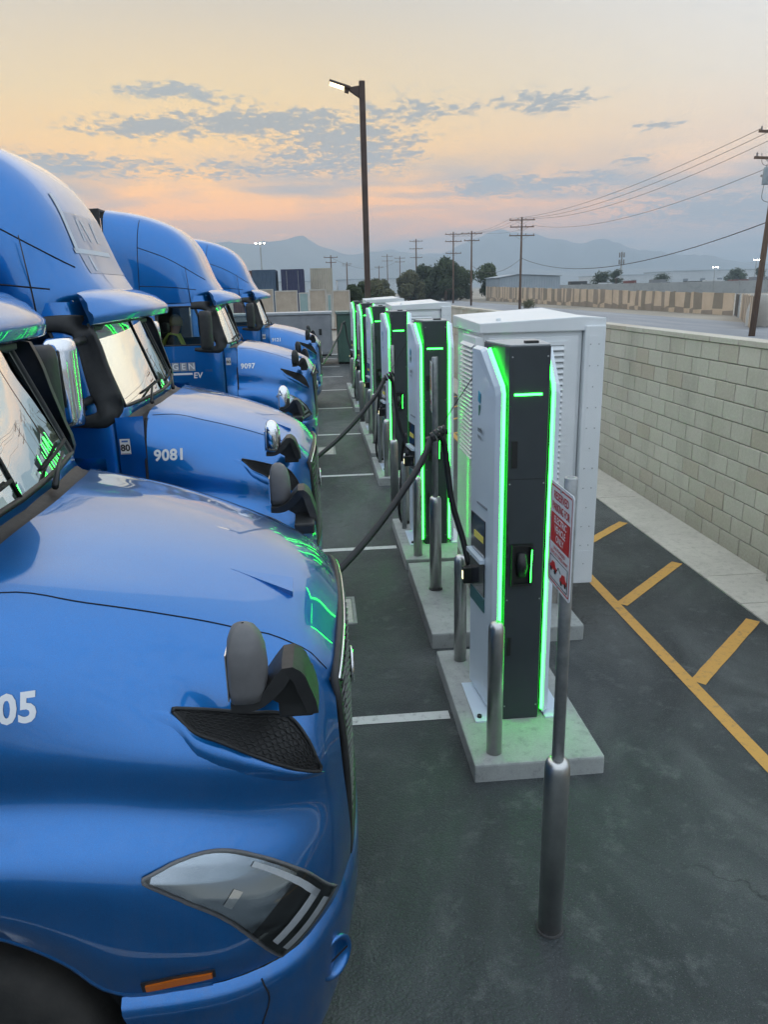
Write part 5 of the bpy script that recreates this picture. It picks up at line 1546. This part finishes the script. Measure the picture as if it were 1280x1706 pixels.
def mast(x, y, h, label, n=3, s=1.0):
    t = thing('light_mast', label, 'light mast', (x, y, 0), 0, 'distant lit light masts')
    MB().tube([(0, 0, 0), (0, 0, h)], [.14 * s, .09 * s], 8).build('pole', M_GALV, t)
    MB().box(-.75 * s, .75 * s, -.05, .05, h - .06, h + .04).build('crossbar', M_GALV, t)
    for k in range(n):
        x_ = lerp(-.6, .6, k / (n - 1)) * s
        hd = MB().box(x_ - .22 * s, x_ + .22 * s, -.22 * s, .10, h + .05, h + .20 * s).build('lamp_head', M_GALV, t)
        MB().box(x_ - .11 * s, x_ + .11 * s, -.24 * s - .02, -.222 * s, h + .06, h + .16 * s).build('lamp', M_LAMPW, hd)
mast(-7.9, 120, 9.6, 'lit light mast above the blue containers at left', 3, 1.0)
mast(183, 350, 8.4, 'lit light mast over the far right lot, leftmost of three', 3, 1.9)
mast(202.5, 350, 11.2, 'lit light mast over the far right lot, middle of three', 3, 2.1)
mast(209.5, 350, 11.0, 'lit light mast next to the leaning pole, rightmost of three', 2, 2.1)

# ------------------------------------------------------------------ painted board wall across the street
LT = varied('board_tan', (.50, .385, .265), (.60, .47, .34), .6, (.7, .85), use='pos')
DK = varied('board_brown', (.25, .205, .16), (.31, .255, .20), .6, (.7, .85), use='pos')
MD = varied('board_olive', (.22, .185, .14), (.27, .225, .17), .6, (.7, .85), use='pos')
def striped(p0, p1, label, hgt, step=1.25, lower=True):
    a, b = Vector(p0), Vector(p1); L = (b - a).length
    t = thing('striped_wall', label, 'wall', a, 0)
    d = (b - a).normalized(); nrm = Vector((-d.y, d.x, 0))
    if nrm.dot(Vector((0, 0, 0)) - a) < 0: nrm = -nrm
    M = Matrix(((d.x, nrm.x, 0, 0), (d.y, nrm.y, 0, 0), (0, 0, 1, 0), (0, 0, 0, 1)))
    def piece(poly, off, m):
        mb = MB().prism([(u, v) for u, v in poly], -.05, off, 'y'); mb.v = [M @ v for v in mb.v]
        mb.build('board', m, t)
    u = 0; k = 0; top0 = hgt(0); sl0 = 0
    while u < L - .1:
        w = step * rnd.choice((.45, .6, .9, 1.3, 1.7)); u1 = min(u + w, L)
        zt0, zt1 = hgt(u / L) + rnd.uniform(-.06, .1), hgt(u1 / L) + rnd.uniform(-.06, .1)
        sl1 = rnd.uniform(-.22, .22) if u1 < L else 0
        zl0, zl1 = (rnd.uniform(.30, .75), rnd.uniform(.30, .75)) if lower else (0, 0)
        m = LT if k % 2 == 0 else (DK if rnd.random() < .7 else MD)
        piece([(u + sl0, zl0), (u1 + sl1, zl1), (u1, zt1), (u, zt0)], rnd.uniform(.0, .03), m)
        if lower: piece([(u, 0), (u1, 0), (u1 + sl1, zl1 - .01), (u + sl0, zl0 - .01)], rnd.uniform(.0, .03), DK if m is LT else (LT if rnd.random() < .6 else MD))
        u = u1; sl0 = sl1; k += 1
    return t
striped((35, 160, 0), (35, 63.3, 0), 'long wall of tan and brown slanted boards across the street', lambda t: lerp(2.75, 1.80, t))
striped((33.4, 59.2, 0), (26.3, 45.3, 0), 'short striped board wall beside the leaning pole at right', lambda t: lerp(1.8, 1.9, t), .9, False)
g = thing('dark_gate', 'narrow dark screened gate at the end of the striped wall', 'gate', (34.2, 61.2, 0), R(65))
MB().box(-1.7, 1.7, -.04, .04, .05, 1.75).build('screen', M_DARK, g)
for x in (-1.72, 1.72): MB().tube([(x, 0, 0), (x, 0, 1.85)], .05, 8).build('gate_post', M_GALV, g)
def slab(loc, rz, w, h, m, label):
    prof = [(-w, 0), (-w * .98, h * .55), (-w * .75, h * .85), (-w * .25, h), (w * .15, h * .97), (w * .55, h * .75), (w * .85, h * .4), (w, 0)]
    o = MB().prism([(p.x, p.y) for p in spline([(a, b, 0) for a, b in prof], 22)], -.12, .12, 'y').build('leaning_slab', m, bevel=.03)
    o.location = loc; o.rotation_euler = (0, 0, rz)
    return tag(o, label, 'slab')
slab((28.2, 47.0, 0), R(-62), 1.25, 2.0, varied('slab_white', (.50, .49, .45), (.60, .59, .55), 1, (.7, .85)), 'white curved slab leaning beside the utility pole at right')
slab((29.9, 47.4, 0), R(-50), 1.6, 1.9, varied('slab_dark', (.09, .085, .075), (.14, .13, .11), 1, (.8, .9)), 'dark curved slab behind the white one at the right edge')

# ------------------------------------------------------------------ far buildings and walls
SH = varied('shed_metal', (.27, .32, .36), (.32, .37, .41), .4, (.5, .65))
def shed():
    t = thing('metal_shed', 'grey blue metal shed behind the striped wall', 'building', (42, 152, 0))
    MB().add([(-6.2, 0, 0), (6.0, 0, 0), (6.0, 0, 4.4), (-2.6, 0, 4.85), (-6.2, 0, 4.3), (-6.2, 12, 0), (6.0, 12, 0), (6.0, 12, 4.4), (-2.6, 12, 4.85), (-6.2, 12, 4.3)], [(0, 1, 2, 3, 4), (9, 8, 7, 6, 5), (0, 5, 6, 1), (1, 6, 7, 2), (2, 7, 8, 3), (3, 8, 9, 4), (4, 9, 5, 0)]).build('wall', SH, t)
    corrug(MB(), -6.1, 5.9, -.05, .1, 4.25, 24, .04).build('cladding', SH, t)
    MB().add([(-6.5, -.3, 4.32), (-2.6, -.3, 4.90), (6.3, -.3, 4.45), (6.3, 12.3, 4.45), (-2.6, 12.3, 4.90), (-6.5, 12.3, 4.32), (-6.5, -.3, 4.42), (-2.6, -.3, 5.0), (6.3, -.3, 4.55), (6.3, 12.3, 4.55), (-2.6, 12.3, 5.0), (-6.5, 12.3, 4.42)], [(0, 1, 7, 6), (1, 2, 8, 7), (2, 3, 9, 8), (3, 4, 10, 9), (4, 5, 11, 10), (5, 0, 6, 11), (6, 7, 10, 11), (7, 8, 9, 10), (0, 5, 4, 1), (1, 4, 3, 2)]).build('roof', SH, t)
shed()
GW = conc('far_wall', (.30, .31, .30), (.36, .37, .36), .2)
t = thing('concrete_wall', 'low pale concrete wall behind the striped boards at right', 'wall', (52, 168, 0))
for k in range(12):
    MB().box(k * 6.0, k * 6.0 + 5.85, 0, .3, 0, 2.7).build('panel', GW, t)
    MB().box(k * 6.0 + 5.86, k * 6.0 + 5.99, -.05, .35, 0, 2.85).build('pier', GW, t)
BW = varied('warehouse_white', (.46, .50, .52), (.54, .58, .60), .05, (.6, .8))
BR = varied('warehouse_roof', (.34, .40, .44), (.38, .44, .48), .05, (.6, .8))
def warehouse(x0, x1, y, h, label, d=40, m=BW):
    t = thing('warehouse', label, 'building', ((x0 + x1) / 2, y, 0))
    w = (x1 - x0) / 2
    MB().box(-w, w, 0, d, 0, h).build('wall', m, t)
    MB().box(-w - .3, w + .3, -.3, d + .3, h, h + .5).build('roof', BR, t)
    n = max(3, int(w / 5))
    dm = mat('dock_door', (.16, .19, .21), .6)
    for k in range(n):
        x = lerp(-w * .9, w * .9, (k + .5) / n)
        MB().box(x - 1.5, x + 1.5, -.08, -.01, 1.1, 4.2).build('dock_door', dm, t)
warehouse(160, 196, 430, 6.6, 'long pale warehouse far right, left of two')
warehouse(205, 262, 440, 8.2, 'long pale warehouse at the far right edge')
warehouse(12, 44, 420, 7.6, 'pale low warehouse beyond the street, right of the lamp post')
warehouse(-30, 8, 400, 7.0, 'pale low warehouse beyond the containers')
warehouse(-75, -36, 380, 8.5, 'pale low warehouse at the left, behind the trucks')
# cell tower
t = thing('cell_tower', 'slim antenna tower with stacked panels beyond the striped wall', 'tower', (101, 255, 0))
MB().tube([(0, 0, 0), (0, 0, 12.6)], [.38, .25], 10).build('mast', M_GALV, t)
for z in (11.6, 9.4):
    for k in range(6):
        a = R(60 * k)
        MB().box(-.16, .16, -.08, .08, -.75, .75).build('antenna_panel', M_INSUL, t, loc=(.85 * math.cos(a), .85 * math.sin(a), z), rot=(0, 0, a + R(90)))
    MB().lathe([(.80, -.06), (.86, -.06), (.86, .06), (.80, .06), (.80, -.06)], 18, 'z', (0, 0, z)).build('ring', M_GALV, t)
# far parked vehicles beyond the wall
def far_vehicle(x, y, l, h, m, label):
    t = thing('parked_truck', label, 'truck', (x, y, 0), 0, 'tiny vehicles parked beyond the far wall')
    MB().box(-l / 2, l / 2 - 1.7, -1.2, 1.2, .9, h).build('box', m, t, bevel=.1)
    MB().add([(l / 2 - 1.6, -1.1, .6), (l / 2, -1.1, .6), (l / 2, 1.1, .6), (l / 2 - 1.6, 1.1, .6), (l / 2 - 1.6, -1.1, h * .8), (l / 2 - .5, -1.1, h * .8), (l / 2 - .5, 1.1, h * .8), (l / 2 - 1.6, 1.1, h * .8)], [(0, 1, 5, 4), (1, 2, 6, 5), (2, 3, 7, 6), (3, 0, 4, 7), (4, 5, 6, 7), (3, 2, 1, 0)]).build('cab', M_DARK, t)
    for xx in (-l / 2 + .8, l / 2 - .9):
        for s in (-1, 1): MB().lathe([(.0, -.15), (.5, -.15), (.5, .15), (0, .15)], 12, 'y', (xx, s * 1.0, .5)).build('wheel', M_RUB, t)
vc = [M_DARK, mat('veh_white', (.5, .52, .53), .5), mat('veh_red', (.16, .05, .04), .5), mat('veh_grey', (.18, .19, .20), .5)]
for k in range(9):
    far_vehicle(72 + k * 7.2 + rnd.uniform(-1, 1), 205 + rnd.uniform(-4, 8), rnd.uniform(4.5, 6.5), rnd.uniform(2.6, 3.6), vc[k % 4], ['dark', 'white', 'red', 'grey'][k % 4] + f' tiny parked vehicle over the far wall, {["first", "second", "third", "fourth", "fifth", "sixth", "seventh", "eighth", "last"][k]} from the shed')

# ------------------------------------------------------------------ trees
def leaf_mat(name, c1, c2):
    def bld(t, b):
        r = t.node('ShaderNodeNewGeometry').outputs['Random Per Island']
        t.l.new(t.mix(r, c1, c2), b.inputs['Base Color'])
        b.inputs['Roughness'].default_value = .75
    return mat(name, build=bld, spec=.25)
LF = [leaf_mat('leaf_dark', (.028, .042, .018), (.06, .08, .035)), leaf_mat('leaf_mid', (.04, .06, .022), (.085, .105, .045)), leaf_mat('leaf_dry', (.07, .075, .035), (.12, .115, .06))]
def tree(x, y, h, r, label, m, seed, n=2600, cat='tree', ls=.34, trunk_h=.35, name='leafy_tree', sq=1.0):
    q = random.Random(seed)
    t = thing(name, label, cat, (x, y, 0), 0, 'trees and shrubs beyond the street')
    tr = MB().tube([(0, 0, -.2), (.1, 0, h * .3), (.05, .1, h * .62)], [h * .035 + .03, h * .026 + .02, h * .012 + .01], 8)
    cl = []
    for k in range(11):
        a = q.uniform(0, 6.28); rr = r * q.uniform(.15, .78); z = h * q.uniform(trunk_h + .08, .86) * sq
        rr *= 1 - .55 * max(0, (z / h - .5) / .5)
        c = Vector((rr * math.cos(a), rr * math.sin(a), z)); cl.append((c, r * q.uniform(.26, .46)))
        tr.tube([(.08, .03, h * q.uniform(.2, .45)), c * .55 + Vector((0, 0, h * .18)), c], [h * .014 + .012, h * .009 + .008, .01], 5)
    cl.append((Vector((0, 0, h * .86)), r * .34))
    tr.build('trunk', M_WOOD, t, smooth=True)
    vs, fs = [], []
    for k in range(n):
        c, cr = q.choice(cl)
        d = Vector((q.gauss(0, 1), q.gauss(0, 1), q.gauss(0, .8))).normalized() * cr * (q.random() ** .42)
        p = c + d
        u = Vector((q.gauss(0, 1), q.gauss(0, 1), q.gauss(0, 1))).normalized(); w = u.orthogonal().normalized()
        s = ls * q.uniform(.5, 1.25)
        i = len(vs)
        vs += [p - u * s, p + w * s * .5, p + u * s, p - w * s * .5]
        fs.append((i, i + 1, i + 2, i + 3))
    me = new_mesh(vs, fs)
    link('crown', me, m, t)
tree(19.8, 168, 6.0, 3.6, 'low bushy tree at the left end of the clump', LF[2], 1, 5200, ls=.36, trunk_h=.02)
tree(23.4, 172, 7.6, 4.0, 'rounded dark tree, second from the left in the clump', LF[0], 2, 5200, ls=.36, trunk_h=.02)
tree(28.2, 170, 9.2, 4.3, 'tallest dark tree of the clump, ragged crown', LF[0], 3, 5200, ls=.36, trunk_h=.02)
tree(32.2, 174, 7.0, 3.6, 'mid green tree right of the tallest one', LF[1], 4, 5200, ls=.36, trunk_h=.02)
tree(39.0, 176, 7.4, 4.6, 'wide rounded green tree behind the shed corner', LF[1], 5, 5200, ls=.36, trunk_h=.02)
tree(34.8, 186, 5.6, 3.2, 'small dark tree between two utility poles', LF[0], 6, 5200, ls=.36, trunk_h=.02)
tree(15.5, 180, 4.6, 3.0, 'dry olive shrub right of the lamp post', LF[2], 7, 5200, ls=.36, trunk_h=.02)
tree(9.5, 125, 3.9, 3.2, 'dry brush left of the lamp post base', LF[2], 8, 5200, ls=.36, trunk_h=.02)
tree(3.6, 78, 3.3, 1.6, 'dark hedge bush right of the crates', LF[0], 9, 5200, ls=.2, trunk_h=.02)
tree(6.0, 100, 3.6, 2.2, 'dark shrub beyond the hedge bush', LF[0], 10, 5200, ls=.25, trunk_h=.02)
tree(26.0, 181, 7.0, 4.4, 'dense dark tree behind the tallest one', LF[0], 21, 5200, ls=.36, trunk_h=.02)
tree(21.5, 178, 6.4, 4.0, 'dark rounded tree behind the left end of the clump', LF[0], 22, 5200, ls=.36, trunk_h=.02)
tree(31.0, 180, 6.6, 4.2, 'dark tree filling the gap right of the tallest one', LF[1], 23, 5200, ls=.36, trunk_h=.02)
tree(88, 236, 6.0, 4.0, 'small round tree left of the antenna tower', LF[0], 11, 1500)
tree(96, 246, 7.2, 2.6, 'slender tree against the antenna tower', LF[0], 12, 1200)
tree(118, 262, 5.2, 4.4, 'low round tree right of the antenna tower', LF[0], 13, 1500)
tree(188, 340, 7.2, 6.0, 'dark spreading tree between the far light masts', LF[0], 14, 1500, ls=.6)
tree(200, 342, 8.4, 3.0, 'narrow conical tree under the middle light mast', LF[0], 15, 1200, ls=.5)
tree(30.5, 110, .8, 1.4, 'small weed tuft at the foot of the striped wall', LF[2], 18, 500, 'plant', .10, .1, 'weed_tuft')
tree(27.2, 99, .7, 1.2, 'weed tuft by the utility pole on the street edge', LF[2], 19, 500, 'plant', .10, .1, 'weed_tuft')

# ------------------------------------------------------------------ mountains and air
MT = varied('mountain_rock', (.20, .21, .20), (.28, .28, .26), .004, (.85, .95), use='pos')
def range_(name, D, prof, seed, drop):
    q = random.Random(seed)
    rows = []
    azs = [a * .35 for a in range(-260, 261)]
    jit = [0.0]
    for _ in azs: jit.append(jit[-1] * .72 + q.uniform(-.09, .09))
    for u, dd in ((0, -700), (.25, -520), (.5, -340), (.75, -160), (1, 0), (.7, 260), (.0, 600)):
        row = []
        for i, a in enumerate(azs):
            el = max(.15, interp(prof, a) + jit[i] * (1 if u == 1 else .6 + .8 * math.sin(i * 1.3 + u * 9)))
            d = D + dd + 60 * math.sin(i * .37 + u * 5)
            z = max(-10, math.tan(R(el)) * D * u * (1 + (.12 * math.sin(i * .9 + u * 7) if 0 < u < 1 else 0)) + (2.9 if u == 1 else 0) - (8 if u == 0 else 0))
            row.append(Vector((math.sin(R(a)) * d, math.cos(R(a)) * d, z)))
        rows.append(row)
    tag(MB().grid(rows).build(name, MT, smooth=True), kind='structure')
range_('mountains', 2700, [(-90, 1.6), (-40, 2.2), (-20.7, 2.5), (-12, 2.9), (-8, 3.3), (-5.1, 3.5), (-2.6, 3.35), (-.7, 3.75), (.9, 2.95), (2.9, 2.35), (5, 2.5), (7.2, 2.45), (9.3, 1.9), (11, 1.5), (14, 1.2), (20, .9), (31, .7), (60, .8), (90, .9)], 3, 0)
range_('mountains_far', 3500, [(-90, 1.2), (-20, 1.8), (0, 2.2), (6, 2.5), (9.3, 2.2), (11, 2.85), (13.1, 3.85), (14.8, 3.4), (16.9, 3.0), (18.5, 2.75), (20.1, 2.95), (22.5, 2.2), (24.8, 1.8), (27.9, 1.35), (30.7, 1.0), (45, .9), (90, .9)], 8, 0)
def haze():
    m = bpy.data.materials.new('haze')
    m.use_nodes = True
    t = NT(m.node_tree)
    for n in list(t.n): t.n.remove(n)
    out = t.node('ShaderNodeOutputMaterial')
    v = t.node('ShaderNodeVolumePrincipled')
    v.inputs['Color'].default_value = (.70, .86, 1.0, 1)
    v.inputs['Density'].default_value = HAZE
    v.inputs['Anisotropy'].default_value = 0.0
    t.l.new(v.outputs[0], out.inputs['Volume'])
    o = MB().box(-4500, 4500, -1000, 4900, -12, 275).build('haze', m)
    tag(o, kind='stuff')
HAZE = .00046
haze()
